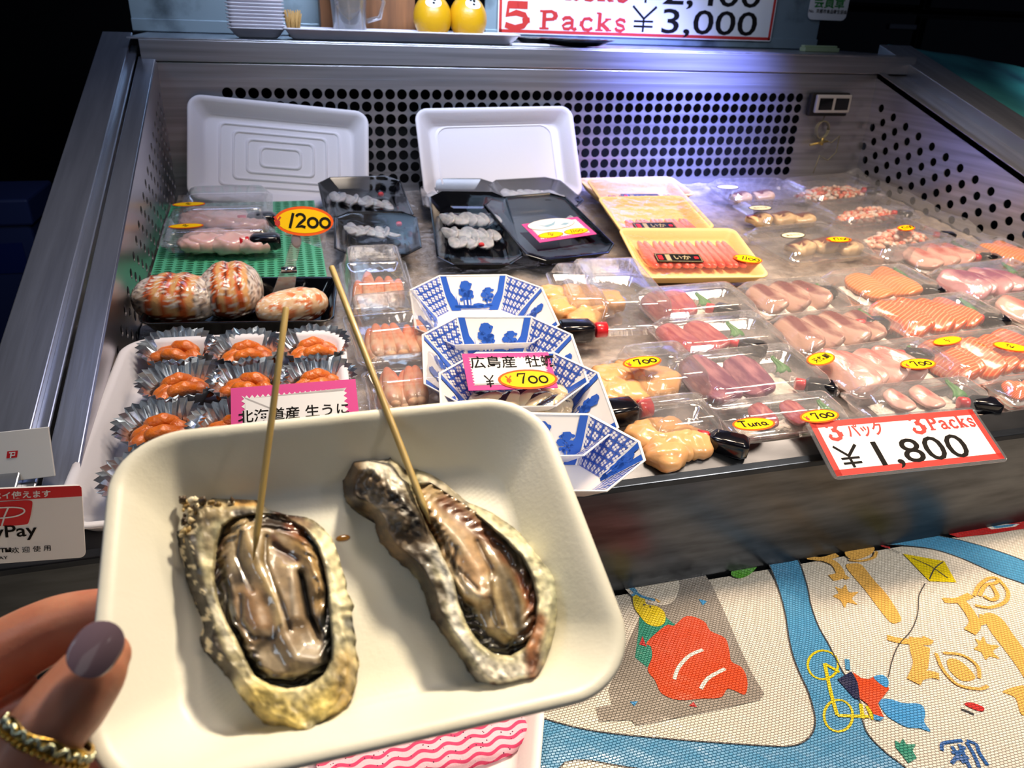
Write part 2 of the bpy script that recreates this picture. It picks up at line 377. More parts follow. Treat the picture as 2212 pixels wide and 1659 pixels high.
# perforated back wall
mb = MB(); nx, ny, cp = 54, 8, .0203
x0 = -.094; zb = H - .122 - ny * cp
perf(mb, nx, ny, cp, cp, .0086, nseg=16)
wx = nx * cp; hh = ny * cp
mb.add([(-.1, 0, 0), (0, 0, 0), (0, hh, 0), (-.1, hh, 0), (wx, 0, 0), (1.18 - x0, 0, 0), (1.18 - x0, hh, 0), (wx, hh, 0), (-.1, hh, 0), (1.18 - x0, hh, 0), (1.18 - x0, hh + .013, 0), (-.1, hh + .013, 0), (-.1, -.03, 0), (1.18 - x0, -.03, 0), (1.18 - x0, 0, 0), (-.1, 0, 0)], [(0, 1, 2, 3), (4, 5, 6, 7), (8, 9, 10, 11), (12, 13, 14, 15)])
Mb = Matrix(((1, 0, 0, x0), (0, 0, -1, 1.4), (0, 1, 0, zb), (0, 0, 0, 1)))
mb.v = [Mb @ p for p in mb.v]; bw(mb, 'perforated_back_wall', STEEL, case, smooth=False, solid=.0015)
# perforated side walls, holes in rows parallel to the rim
for nm, x, sg in (('perforated_left_wall', XL, 1), ('perforated_right_wall', 1.165, -1)):
    mb = MB()
    if sg > 0: nx, ny, cw, ch, r1 = 26, 9, .034, .017, .0062
    else: nx, ny, cw, ch, r1 = 21, 9, .041, .0205, .0078
    perf(mb, nx, ny, cw, ch, r1, stag=True, nseg=16)
    wx = nx * cw + cw / 2; hh = ny * ch; tp = .035 if sg > 0 else .042; bk = .05 if sg < 0 else .03
    mb.add([(-bk, 0, 0), (0, 0, 0), (0, hh, 0), (-bk, hh, 0), (-bk, hh, 0), (wx, hh, 0), (wx, hh + tp, 0), (-bk, hh + tp, 0), (wx, 0, 0), (wx + .004, 0, 0), (wx + .004, hh + tp, 0), (wx, hh + tp, 0)], [(0, 1, 2, 3), (4, 5, 6, 7), (8, 9, 10, 11)])
    # s runs from the back towards the front down the slope, t is up
    c_, s_ = math.cos(TILT), math.sin(TILT); ys = 1.42 if sg < 0 else 1.41
    org = Vector((x, ys - bk * c_, rimz(ys) - bk * s_))
    es = Vector((0, -c_, -s_)); et = Vector((0, -s_, c_))
    mb.v = [org + es * p.x + et * (p.y - hh - tp) for p in mb.v]
    bw(mb, nm, STEEL if sg < 0 else pm('left_wall_steel', '#c9c5cc', .3, 1, bump=(8, .2, .002)), case, smooth=False, solid=.0015)
# front rail
mb = MB()
yi, yo = Y0, .516
zi, zo = rimz(yi), rimz(yo)
prof = [(yi + .001, zi - .05), (yi + .001, zi - .004), (yi - .003, zi), (yo + .006, zo + .001), (yo + .001, zo - .003), (yo, zo - .008), (yo, H - .62), (yo, .12)]
mb.rings([[(x, y, z) for x in (-.268, 1.6)] for y, z in prof], 0, False, False)
mb = MB(); v = [(x, y, z) for y, z in prof for x in (-.268, 1.6)]
mb.add(v, [(2 * i, 2 * i + 1, 2 * i + 3, 2 * i + 2) for i in range(len(prof) - 1)]); bw(mb, 'front_rail', STEELD, case, smooth=False, bevel=.0012, solid=-.002)
mb = MB(); mb.box(-.262, 1.31, .52, 1.46, .08, H - .56); mb.box(-.262, -.258, .52, 1.46, H - .57, H - .41); mb.box(-.262, 1.31, 1.45, 1.46, H - .6, H - .08); mb.box(1.306, 1.31, .52, 1.46, H - .57, H - .41)
bw(mb, 'body', DARK, case, smooth=False)
# splash panels standing on the ledge
for nm, lb, xa, xb, tp in (('splash_panel', 'stained greenish steel splash panel at the left end of the back ledge', -.243, .245, .32), ('splash_panel', 'spotted blue-lit steel splash panel at the right end behind the membership sticker', .40, 1.165, .32)):
    mb = MB(); mb.box(xa, xb, 1.622, 1.628, zt, zt + tp); mb.box(xa, xb, 1.617, 1.6225, zt + .002, zt + .022)
    M = T((xa + xb) / 2, 1.625, zt); mb.v = [M.inverted() @ p for p in mb.v]
    solo(mb, nm, STAIN, lb, 'panel', M, smooth=False, bevel=.0008)
# ------------------------------------------------------------------ ice and its plastic sheet
def nz(x, y, s, z=0): return noise.noise(Vector((x * s, y * s, z)))
mb = MB()
mb.grid(lambda u, v: (lambda x, y: (x, y, bedz(y) - .010 + .003 * nz(x, y, 60) + .002 * nz(x, y, 140, 3)))(XL + .003 + u * (1.158 - XL), .547 + v * .85), 150, 110)
tag(mb.build('crushed_ice', pm('crushed_ice', '#b9aca0', .35, coat=.3, bump=(120, .8, .004), var=('#857a70', 40, .42, .66))), 'bed of crushed ice and water under the seafood packs', 'ice', kind='stuff')
mb = MB()
mb.grid(lambda u, v: (lambda x, y: (x, y, bedz(y) - .0035 + .003 * nz(x, y, 28) + .002 * nz(x, y, 75, 5) + .02 * max(0, (x - 1.08) / .07) * (1 + .5 * nz(x, y, 20)) * (1 if x > 1.08 else 0)))(.02 + u * 1.128, .550 + v * .83), 190, 140)
solo(mb, 'plastic_sheet', clear('bed_film', rough=.10, bump=(90, .7, .004), milk=.10, refl=.10), 'crinkled clear plastic sheet covering the ice under the packs', 'plastic sheet')
# ------------------------------------------------------------------ teal cloth, cabinets and the dark stall around
P = [(1.275, .95), (2.6, .95), (2.6, 1.62), (1.275, 1.62)]
def cl(u, v):
    x = 1.272 + u * 1.2; y = .80 + v * .72 + .02 * math.sin(u * 4)
    z = rimz(y) + .012 - u * .14 + .004 * nz(x, y, 9)
    return (x, y, z)
mb = MB(); mb.grid(cl, 50, 40)
solo(mb, 'teal_cloth', pm('teal_cloth', '#3f9a9c', .6, var=('#1d4f63', 5, .45, .7), bump=(200, .4, .001)), 'teal cloth draped over the counter to the right of the case', 'cloth', solid=.003)
def cabinet(lbl, x0, x1, y, z0, z1, hx):
    M = T((x0 + x1) / 2, y + .25, z0); t = thing('freezer_cabinet', lbl, 'cabinet', M, None)
    w2 = (x1 - x0) / 2; h = z1 - z0
    mb = MB(); mb.box(-w2, w2, -.23, .25, 0, h); mb.build('body', pm('black_cabinet', '#07080b', .3), t, False, bevel=.004)
    mb = MB(); mb.box(-w2 + .006, w2 - .006, -.252, -.232, .006, h - .006); mb.build('door', pm('black_door', '#0e1017', .22, coat=.3), t, False, bevel=.004)
    mb = MB(); mb.box(w2 * hx - .05, w2 * hx + .05, -.262, -.252, h - .05, h - .035); mb.build('handle', pm('grey_handle', '#7d7f86', .3, 1), t, False, bevel=.002)
cabinet('low black cabinet just right of the steel splash panel', 1.38, 1.93, 2.2, H - .62, H + .045, .8)
cabinet('wide black cabinet at the far right behind the teal cloth', 1.96, 3.05, 2.2, H - .62, H + .035, .75)
cabinet('black cabinet stacked on top of the low one beside the splash panel', 1.38, 1.93, 2.2, H + .055, H + .5, .8)
cabinet('black cabinet stacked on top of the wide one at far right', 1.96, 3.05, 2.2, H + .05, H + .5, .5)
M = T(-.97, 1.50, 0); t = thing('plastic_bin', 'blue plastic bin with a bag over its edge left of the case', 'bin', M)
mb = MB(); mb.rings([[(x, y, z) for x, y in rrect(w_, w_ * .8, .04, 4)] for w_, z in ((.30, 0), (.36, .66), (.40, .67), (.40, .70), (.345, .70), (.29, .02))], 0); mb.build('tub', pm('blue_plastic', '#0f2c4a', .4), t)
def bag(u, v):
    a = u * 2 * math.pi; r = .185 + .03 * v + .012 * math.sin(9 * a + 3 * v); return (r * math.cos(a) * 1.08, r * math.sin(a) * .9, .73 - v * .13 + .012 * math.sin(7 * a))
mb = MB(); mb.grid(bag, 60, 6); mb.build('bag', pm('grey_bag', '#1d2c48', .5), t)
for (x, y, z0, w_, h_, c, l) in ((-1.02, 1.95, .0, .34, .90, '#27346a', 'white foam box with blue print standing behind the blue bin'), (-.64, 2.05, 0, .13, .88, '#2c3866', 'tall narrow pale box by the dark pole'), (-.66, 1.55, .0, .16, .42, '#2c232c', 'low box with a red stripe below the dark pole')):
    t = thing('storage_box', l, 'box', T(x, y, z0)); mb = MB(); mb.box(-w_ / 2, w_ / 2, -.10, .10, 0, h_); mb.build('body', pm('box_' + c, c, .6), t, False, bevel=.008)
    mb = MB(); mb.box(-w_ / 2 - .008, w_ / 2 + .008, -.108, .108, h_ - .05, h_ + .01); mb.build('lid', pm('lid_' + c, c, .5), t, False, bevel=.006)
    mb = MB(); mb.box(-w_ * .4, w_ * .3, -.1025, -.1005, h_ - .16, h_ - .09); mb.build('printed_band', pm('band_red' if 'red' in l else 'band_blue', '#4c0c14' if 'red' in l else '#0c2468', .5), t, False)
mb = MB(); mb.box(-.03, .03, -.03, .03, 0, 1.15); mb.box(-.06, .06, -.06, .06, 0, .015); mb.box(-.034, .034, -.034, .034, 1.14, 1.16)
solo(mb, 'pole', pm('dark_pole', '#0a0f20', .4), 'dark square pole standing between boxes left of the case', 'pole', T(-.74, 1.75, 0) @ RY(-.05), smooth=False, bevel=.003)
# ------------------------------------------------------------------ things on the back ledge
t0 = zt
def zat(px, py, y): return onY(px, py, y)
# stack of foam trays
base = onY(557, 74, 1.47); mb0 = None
nst = 15
for i in range(nst):
    s_ = 1 + .0
    mb = MB(); rr = tray_rings(.092, .07, .016, .012, .012, .0015, .003, 4); mb.rings(rr)
    o = mb.build('foam_tray', FOAM) if i == 0 else mb0.copy()
    if i: COL.objects.link(o)
    else: mb0 = o
    o.matrix_world = T(base.x, 1.465, t0 + .001 + i * .0052)
    tag(o, 'small white foam tray nested in the stack on the back ledge', 'tray', 'nested foam trays on the back ledge')
# long tray
M = T(.215, 1.475, t0 + .001); 
mb = MB(); mb.rings(tray_rings(.405, .12, .0175, .012, .012, .002, .004, 4))
solo(mb, 'long_tray', FOAM, 'long shallow white foam tray on the back ledge below the lemons', 'tray', M)
tz = t0 + .0035
# toothpick bundle
c = onY(635, 55, 1.462); mb = MB()
for i in range(70):
    a = R_.uniform(0, 6.28); r = .011 * math.sqrt(R_.random()); tt = R_.uniform(-.006, .006); p = Vector((r * math.cos(a), r * math.sin(a), 0))
    mb.tube([p * .8, p * 1.35 + Vector((R_.uniform(-.003, .003), 0, .036 + tt))], .0009, 5)
solo(mb, 'toothpick_bundle', pm('toothpick', '#c39a58', .7), 'bundle of wooden toothpicks standing beside the stack of foam trays', 'toothpicks', T(.03, 1.462, tz), kind='stuff')
# glass jug with yellow liquid, wooden box, lemons
t = thing('glass_jug', 'clear glass jug holding yellow liquid on the long tray', 'jug', T(.125, 1.482, tz))
mb = MB(); pr = [(.012, 0), (.027, .0), (.028, .01), (.030, .05), (.036, .10), (.038, .13), (.036, .13), (.034, .10), (.028, .05), (.026, .012), (.012, .01)]
mb.rings([[(r * math.cos(a * math.pi / 12), r * math.sin(a * math.pi / 12), z) for a in range(24)] for r, z in pr]); mb.build('glass_body', clear('jug_glass', tint=(.80, .82, .84), rough=.05, milk=.10, refl=.12), t)
mb = MB(); mb.rings([[(r * math.cos(a * math.pi / 10), r * math.sin(a * math.pi / 10), z) for a in range(20)] for r, z in ((.002, .028), (.012, .036), (.022, .052), (.029, .075), (.031, .11))]); mb.build('yellow_filling', pm('yellow_filling', '#c99312', .3), t)
mb = MB(); mb.tube([(.034, 0, .085), (.052, 0, .08), (.060, 0, .058), (.052, 0, .034), (.030, 0, .028)], .004, 8); mb.build('handle', clear('jug_glass'), t)
t = thing('wooden_box', 'orange-brown wooden box behind the glass jug on the back ledge', 'box', T(.165, 1.577, t0 + .001))
mb = MB()
for q in ((-.085, .085, -.03, -.026), (-.085, .085, .026, .03), (-.085, -.081, -.0258, .0258), (.081, .085, -.0258, .0258)): mb.box(*q, 0, .12)
mb.build('sides', pm('box_wood', '#8a5a34', .5, var=('#5e3c22', 5, .35, .7), stretch=(14, 14, 1)), t, False, bevel=.001)
mb = MB(); mb.box(-.080, .080, -.0255, .0255, 0, .004); mb.build('bottom', pm('box_wood', '#a9682f'), t, False)
lem = None
for i, (px, py, l, rot) in enumerate(((934, 28, 'left yellow lemon with white oval sticker on the back ledge', -.2), (1011, 31, 'right yellow lemon with white oval sticker, next to the price board', .45))):
    p = onY(px, py, 1.475); t = thing('lemon', l, 'lemon', T(p.x, 1.475, tz + .0375) @ RZ(rot * .4) @ RX(-.35))
    mb = MB(); mb.ball((0, 0, 0), (.0335, .0335, .038), fn=lambda q: Vector((q.x, q.y, q.z * (1 + .09 * max(0, (abs(q.z) / .038) ** 8)))), nu=28, nv=20); mb.build('peel', pm('lemon_peel', '#cf9c10', .38, coat=.15, bump=(260, .35, .001)), t)
    mb = MB(); R0 = .0345
    def lp(a, r): # patch lying on the sphere's upper front
        x = r * math.cos(a) * .5; y = r * math.sin(a) * .42; v = Vector((x, -1, .55 + y)).normalized(); return v * R0 * (1.02 if abs(v.z) < .9 else 1)
    def on(v, k=1.0):
        e = math.sqrt((v.x / .0335) ** 2 + (v.y / .0335) ** 2 + (v.z / .038) ** 2); return v / e * k
    n = 24; pts = [on(lp(2 * math.pi * j / n, 1), 1.012) for j in range(n)]; mid = [on(lp(2 * math.pi * j / n, .5), 1.014) for j in range(n)]
    mb.add(mid + pts + [on(lp(0, 0), 1.015)], [(j, (j + 1) % n, n + (j + 1) % n, n + j) for j in range(n)] + [(2 * n, (j + 1) % n, j) for j in range(n)])
    for (ex_, ey_, er) in ((-.25, .35, .12), (.2, .4, .14), (.12, .1, .12), (.0, -.4, .12)):
        c0 = math.hypot(ex_, ey_); a0 = math.atan2(ey_, ex_); cc = lp(a0, c0); q = []
        for j in range(10): q.append(on(cc + Vector((er * .022 * math.cos(j * .628), 0, er * .022 * math.sin(j * .628))), 1.022))
        mb.add(q, [list(range(10))], 1)
    mb.build('oval_sticker', [WHITE, INK], t)
# big price board
def board(name, lbl, cat, M, w_, h_, draw, mats, th=.003, r=.004):
    mb = MB(); mb.rings([[(x, y, z) for x, y in rrect(w_, h_, r, 4)] for z in (-th, 0)], 0); t = thing(name, lbl, cat, M)
    mb.build('board', mats[0], t, False)
    mb = MB(); draw(mb); mb.build('printing', mats, t, False); return t
def box_frame(mb, w_, h_, b, wd, z, m):
    for (x0, x1, y0, y1) in ((-w_ / 2 + b, w_ / 2 - b, -h_ / 2 + b, -h_ / 2 + b + wd), (-w_ / 2 + b, w_ / 2 - b, h_ / 2 - b - wd, h_ / 2 - b), (-w_ / 2 + b, -w_ / 2 + b + wd, -h_ / 2 + b, h_ / 2 - b), (w_ / 2 - b - wd, w_ / 2 - b, -h_ / 2 + b, h_ / 2 - b)):
        mb.add([(x0, y0, z), (x1, y0, z), (x1, y1, z), (x0, y1, z)], [(0, 1, 2, 3)], m)
def serif(mb, s, size, x, y, m, z=.0006, sx=1.0, W=1.0):
    """heavy slab-serif letters for the word Packs and bold digits"""
    def st(p, wd): mb.stroke([(x + a * size * sx, y + b * size) for a, b in p], wd * size * W, z, m)
    for ch in s:
        if ch == 'P': st([(.22, 0), (.22, .95)], .17); st([(.2, .90), (.5, .93), (.68, .82), (.7, .68), (.6, .53), (.2, .5)], .12); st([(.62, .88), (.68, .7), (.62, .55)], .2); st([(.04, .03), (.42, .03)], .08); st([(.04, .93), (.4, .93)], .08); x += .86 * size * sx
        elif ch == 'a': st([(.1, .5), (.2, .62), (.38, .64), (.5, .52), (.5, .08), (.6, .03), (.68, .1)], .14); st([(.5, .38), (.25, .34), (.12, .2), (.18, .05), (.36, .04), (.5, .18)], .12); x += .74 * size * sx
        elif ch == 'c': st([(.58, .5), (.45, .63), (.25, .6), (.13, .33), (.25, .05), (.45, .02), (.6, .15)], .13); st([(.16, .48), (.14, .2)], .18); x += .68 * size * sx
        elif ch == 'k': st([(.2, 0), (.2, .95)], .16); st([(.22, .25), (.55, .62)], .1); st([(.3, .36), (.6, .03)], .16); st([(.04, .03), (.36, .03)], .07); st([(.48, .03), (.72, .03)], .07); st([(.42, .63), (.68, .63)], .07); st([(.06, .93), (.22, .93)], .07); x += .76 * size * sx
        elif ch == 's': st([(.5, .46), (.46, .6), (.28, .65), (.14, .52), (.2, .38), (.44, .28), (.5, .14), (.36, .02), (.18, .06), (.12, .2)], .13); x += .64 * size * sx
        elif ch == '3': st([(.1, .74), (.16, .9), (.35, .98), (.56, .9), (.6, .74), (.5, .58), (.32, .52)], .13); st([(.32, .52), (.55, .46), (.66, .27), (.56, .08), (.34, .0), (.14, .07), (.08, .24)], .14); st([(.57, .85), (.58, .68)], .2); st([(.62, .4), (.62, .16)], .22); mb.poly([(x + (.14 + .09 * math.cos(k)) * size * sx, y + (.24 + .09 * math.sin(k)) * size) for k in range(6)], z, m); mb.poly([(x + (.16 + .09 * math.cos(k)) * size * sx, y + (.76 + .09 * math.sin(k)) * size) for k in range(6)], z, m); x += .80 * size * sx
        elif ch == '5': st([(.66, .92), (.16, .92), (.13, .5), (.36, .6), (.58, .52), (.66, .3), (.56, .1), (.34, .01), (.08, .12)], .14); st([(.62, .42), (.64, .2)], .2); st([(.16, .9), (.66, .9)], .18); x += .80 * size * sx
        elif ch == '4': st([(.5, 0), (.5, .95), (.06, .3), (.72, .3)], .13); st([(.5, 0), (.5, .95)], .19); st([(.34, .03), (.7, .03)], .08); x += .80 * size * sx
        else: x += .3 * size * sx
    return x
pa = onY(1075, 76, 1.612); pb = onY(1665, 86, 1.612); bwid = (pb - pa).length
bh = .26
def drw(mb):
    box_frame(mb, bwid, bh, .002, .006, .0004, 1)
    k = bwid / 590.   # metres per photo pixel
    X0 = -bwid / 2; Yb = -bh / 2
    for row, (n_, amt) in enumerate((('5', '3,000'), ('4', '2,400'), ('3', '1,800'))):
        yb = Yb + (10 + row * 52) * k
        serif(mb, n_, 44 * k, X0 + 8 * k, yb, 1, sx=1.7, W=1.7); serif(mb, 'Packs', 33 * k, X0 + 80 * k, yb, 1, sx=1.52, W=1.45)
        # open thin-stroke yen figures
        x = X0 + 272 * k; s = 46 * k
        mb.stroke([(x, yb + s), (x + .55 * s, yb + .52 * s)], .09 * s, .0006, 2); mb.stroke([(x + 1.1 * s, yb + s), (x + .55 * s, yb + .52 * s), (x + .55 * s, yb)], .1 * s, .0006, 2)
        for q in (.42, .22): mb.stroke([(x + .1 * s, yb + q * s), (x + s, yb + q * s)], .08 * s, .0006, 2)
        text(mb, amt[0] + ',' + amt[2:], s * 1.36, T(x + 1.3 * s, yb, .0006), 2, .008, 1.60)
board('price_board', 'large red-bordered white board reading 5 Packs 3,000 yen on the back ledge', 'sign', Matrix(((1, 0, 0, (pa.x + pb.x) / 2), (0, 0, -1, 1.6125), (0, 1, 0, (pa.z + pb.z) / 2 + bh / 2), (0, 0, 0, 1))), bwid, bh, drw, [WHITE, REDI, INK])
# membership sticker on the splash panel
c = onY(1793, 0, 1.616); k = 1.72 / F
def drm(mb):
    text(mb, '\u4f1a\u54e1\u7ae0', 24 * k, T(0, -.018, .0004), 1, .02, 1.05, 0, 'CENTER'); text(mb, 'No.  \u4eac\u90fd\u5e02\u98df\u54c1\u885b\u751f\u5354\u4f1a', 8.5 * k, T(0, -.030, .0004), 2, .02, 1, 0, 'CENTER')
board('membership_sticker', 'white rounded membership sticker with green characters on the steel panel', 'sticker', Matrix(((1, 0, 0, c.x), (0, 0, -1, 1.6155), (0, 1, 0, c.z + .004), (0, 0, 0, 1))), .099, .088, drm, [WHITE, pm('green_ink', '#2f8a3c', .5), INK], .0008, .012)
# black pan lids on the ledge
for (px, w_, l) in ((1245, .075, 'flat black dish lying on the ledge in front of the price board'), (1170, .05, 'smaller black dish left of the other under the price board')):
    p = onY(px, 90, 1.45); mb = MB()
    mb.rings([[(r * math.cos(a * math.pi / 16), r * .6 * math.sin(a * math.pi / 16), z) for a in range(32)] for r, z in ((.3 * w_, 0), (.62 * w_, .002), (.95 * w_, .011), (w_, .013), (.93 * w_, .012), (.6 * w_, .004), (.1 * w_, .003))])
    solo(mb, 'black_dish', BLACKP, l, 'dish', T(p.x, 1.45 if w_ > .06 else 1.475, t0 + .0005))
mb = MB(); p = onY(1130, 88, 1.43); mb.box(-.035, .035, -.012, .012, 0, .004); solo(mb, 'white_plastic_lid', FOAM, 'small white strip lying at the right end of the long tray', 'lid', T(p.x + .01, 1.425, t0 + .0005), smooth=False, bevel=.001)
mb = MB(); p = onY(1785, 98, 1.5); mb.box(-.042, .042, -.01, .01, 0, .008); mb.box(-.04, .04, -.004, .009, .008, .012); solo(mb, 'soap_bar_box', pm('pale_green', '#a6b88e', .5), 'flat pale green box on the ledge below the membership sticker', 'box', T(p.x, 1.52, t0 + .0005), smooth=False, bevel=.001)
# thermometer
p = onY(1795, 225, 1.385); t = thing('thermometer', 'white twin-window thermometer on the perforated back wall', 'thermometer', Matrix(((1, 0, 0, p.x), (0, 0, -1, 1.397), (0, 1, 0, p.z), (0, 0, 0, 1))) @ T(0, 0, .001))
mb = MB(); mb.box(-.048, .042, -.023, .021, 0, .012); mb.build('mount', pm('black_rubber', '#0b0b0d', .6), t, False, bevel=.003)
mb = MB(); mb.box(-.040, .040, -.016, .018, .0125, .02); mb.build('housing', pm('grey_white_plastic', '#b9bbbd', .4), t, False, bevel=.002)
for x0, x1 in ((-.034, -.003), (.003, .034)):
    mb = MB(); mb.box(x0, x1, -.010, .012, .0195, .0208); mb.build('window', pm('dark_window', '#17191d', .12, coat=.5), t, False, bevel=.0005)
mb = MB()
for j in range(3): mb.tube([(-.005 + .0145 * math.cos(a / 20 * 6.283) + .001 * j, -.05 + .017 * math.sin(a / 20 * 6.283), .003 + .002 * j) for a in range(21)], .0012, 6)
mb.tube([(-.005, -.023, .006), (-.01, -.035, .007)], .0012, 6); mb.tube([(.0, -.066, .006), (.02, -.075, .01), (.04, -.062, .006), (.04, -.095, .006), (.02, -.11, .01), (.0, -.10, .008), (-.01, -.135, .012)], .0012, 6)
mb.build('cable', pm('grey_cable', '#8d8a72', .5), t)
mb = MB(); mb.tube([(-.028, -.079, .008), (.012, -.072, .008)], .0024, 8); mb.tube([(.0, -.065, .006), (.0, -.08, .007)], .0035, 8); mb.build('probe_clip', pm('brass_clip', '#c0a860', .3, .8), t)
# ------------------------------------------------------------------ tablecloth with its print
CZ = H - .492
def CLP(px, py): p = onZ(px, py, CZ); return (p.x, p.y)
def weave(name, col, col2, spec=.6, vc=False):
    mt = pm(name, col, .28, 0, spec, coat=.6); nt = mt.node_tree; N = nt.nodes; L = nt.links; b = N['Principled BSDF']
    b.inputs['Coat Roughness'].default_value = .22
    tc = N.new('ShaderNodeTexCoord'); mp = N.new('ShaderNodeMapping'); mp.inputs['Rotation'].default_value = (0, 0, .0); mp.inputs['Scale'].default_value = (1, 1, 1)
    br = N.new('ShaderNodeTexBrick'); br.inputs['Scale'].default_value = 1.0; br.inputs['Brick Width'].default_value = .0034; br.inputs['Row Height'].default_value = .0022; br.inputs['Mortar Size'].default_value = .00035; br.inputs['Mortar Smooth'].default_value = 1
    br.inputs[1].default_value = (.8, .8, .8, 1); br.inputs[2].default_value = (.55, .55, .55, 1); br.inputs[3].default_value = (0, 0, 0, 1)
    wn = N.new('ShaderNodeTexNoise'); wn.inputs['Scale'].default_value = 9; wn.inputs['Detail'].default_value = 1
    ad = N.new('ShaderNodeVectorMath'); ad.operation = 'MULTIPLY_ADD'; ad.inputs[1].default_value = (.012, .012, .012)
    L.new(tc.outputs['Object'], mp.inputs[0]); L.new(mp.outputs[0], wn.inputs['Vector']); L.new(wn.outputs['Color'], ad.inputs[0]); L.new(mp.outputs[0], ad.inputs[2]); L.new(ad.outputs[0], br.inputs['Vector'])
    x = N.new('ShaderNodeMix'); x.data_type = 'RGBA'; x.inputs[6].default_value = (*lin(col2), 1); x.inputs[7].default_value = (*lin(col), 1); L.new(br.outputs[0], x.inputs[0])
    L.new(x.outputs[2], b.inputs['Base Color'])
    bp = N.new('ShaderNodeBump'); bp.inputs['Strength'].default_value = 1.0; bp.inputs['Distance'].default_value = .0010; L.new(br.outputs[0], bp.inputs['Height'])
    bp2 = N.new('ShaderNodeBump'); bp2.inputs['Strength'].default_value = .5; bp2.inputs['Distance'].default_value = .004
    n2 = N.new('ShaderNodeTexNoise'); n2.inputs['Scale'].default_value = 26; n2.inputs['Detail'].default_value = 3; L.new(tc.outputs['Object'], n2.inputs['Vector']); L.new(n2.outputs['Fac'], bp2.inputs['Height']); L.new(bp.outputs[0], bp2.inputs['Normal'])
    L.new(bp2.outputs[0], b.inputs['Normal']); L.new(bp2.outputs[0], b.inputs['Coat Normal']); return mt
CM = [weave('cloth_cream', '#f6efe3', '#b0a48e'), weave('cloth_blue', '#5aa6d2', '#2c6f9c'), weave('cloth_grey', '#a39a8f', '#7d756a'), weave('cloth_orange_red', '#f0501c', '#c93c10'),
      weave('cloth_yellow', '#f2d90f', '#c8ae08'), weave('cloth_teal', '#2f9a80', '#1d6e5c'), weave('cloth_tan', '#eebb62', '#d09c40'), weave('cloth_red', '#d42a2a', '#a81c1c'), weave('cloth_line', '#4b4b4d', '#333335'),
      weave('cloth_navy', '#1e2550', '#12173a'), weave('cloth_green', '#5fb32a', '#3f8a18'), weave('cloth_sky', '#4aa4e0', '#2c7cb8'), weave('cloth_strong_blue', '#2567b0', '#184a88'), weave('cloth_white', '#fbf7ee', '#d8d2c4')]
mb = MB(); CX0, CX1, CY0, CY1 = -.45, 1.25, -.35, .512
def cz(u, v):
    x = CX0 + u * (CX1 - CX0); y = CY0 + v * (CY1 - CY0); e = max(0, (y - (CY1 - .02)) / .02)
    return (x, y, CZ - .0015 * e * e)
mb.grid(cz, 60, 60, 0)
mb.grid(lambda u, v: (CX0 + u * (CX1 - CX0), CY0, CZ - v * .5), 2, 2, 0)
lay = [.0003]
def Z_(s):   # from the 2212-wide zoom of x 1200.., y 1060..
    return [CLP(1200 + a / 2.186, 1060 + b / 2.186) for a, b in s]
def dec(s, m, k=0, raw=False): mb.poly(s if raw else Z_(s), CZ + .0003 + k * .00022, m)
def smooth_(pts, n=4, closed=True):
    out = []; N_ = len(pts)
    for i in range(N_ if closed else N_ - 1):
        g = lambda j: pts[j % N_] if closed else pts[max(0, min(N_ - 1, j))]
        p0, p1, p2, p3 = g(i - 1), g(i), g(i + 1), g(i + 2)
        for k in range(n):
            t = k / n; out.append(tuple(.5 * (2 * p1[a] + (p2[a] - p0[a]) * t + (2 * p0[a] - 5 * p1[a] + 4 * p2[a] - p3[a]) * t * t + (3 * p1[a] - p0[a] - 3 * p2[a] + p3[a]) * t ** 3) for a in (0, 1)))
    if not closed: out.append(tuple(pts[-1]))
    return out
def sdec(s, m, k=0): dec(smooth_(s), m, k)
def ln(s, wd, m, k=1, sm=True):
    s = smooth_(s, 4, False) if sm else s
    mb.stroke(Z_(s), wd, CZ + .0003 + k * .00022, m)
# blue river-like road: (front left band), (vertical band), (upper right band)
band1L = [(-900, 900), (-300, 1010), (0, 1095), (200, 1140), (500, 1172), (800, 1195), (1000, 1208), (1090, 1210), (1160, 1195), (1210, 1150), (1225, 1080), (1195, 960), (1150, 860), (1120, 780), (1100, 690), (1085, 590), (1060, 490), (1020, 380), (985, 312)]
band1R = [(1130, 296), (1160, 360), (1190, 460), (1205, 540), (1240, 640), (1290, 730), (1340, 830), (1400, 930), (1440, 1010), (1450, 1090), (1480, 1160), (1560, 1240), (1650, 1309), (1760, 1420), (1900, 1560), (900, 1900), (-900, 1900), (-900, 1400), (-100, 1290), (0, 1310)]
road = band1L + band1R[:15] + [(1500, 1700), (700, 1800), (-900, 1700)]
dec(road, 1, 0)
dec(smooth_([(20, 1318), (60, 1282), (150, 1276), (300, 1300), (600, 1345), (900, 1400), (1000, 1600), (300, 1700), (-100, 1500)]), 0, 1)
ln([(-100, 1450), (20, 1310), (60, 1282), (150, 1276), (320, 1305), (600, 1345), (900, 1400)], .0011, 8, 2)
ln(band1L, .0012, 8, 2); ln(band1R[:14], .0012, 8, 2)
dec([(1500, 252), (1640, 232), (1800, 210), (1920, 235), (2060, 275), (2200, 325), (2350, 400), (2350, 520), (2212, 440), (2100, 400), (2000, 355), (1900, 312), (1780, 275), (1640, 258)], 1, 0)
ln([(1500, 255), (1640, 260), (1780, 277), (1900, 314), (2000, 357), (2100, 402), (2230, 450), (2350, 520)], .0012, 8, 1); ln([(1800, 212), (1920, 237), (2060, 277), (2200, 327), (2350, 400)], .0012, 8, 1)
dec([(1840, 200), (2060, 165), (2190, 146), (2330, 125), (2330, 178), (2200, 182), (2060, 205), (1900, 222)], 7, 1); dec([(2030, 172), (2100, 160), (2190, 160), (2170, 172), (2060, 185)], 13, 2); dec([(2060, 172), (2180, 158), (2150, 172), (2080, 180)], 1, 3)
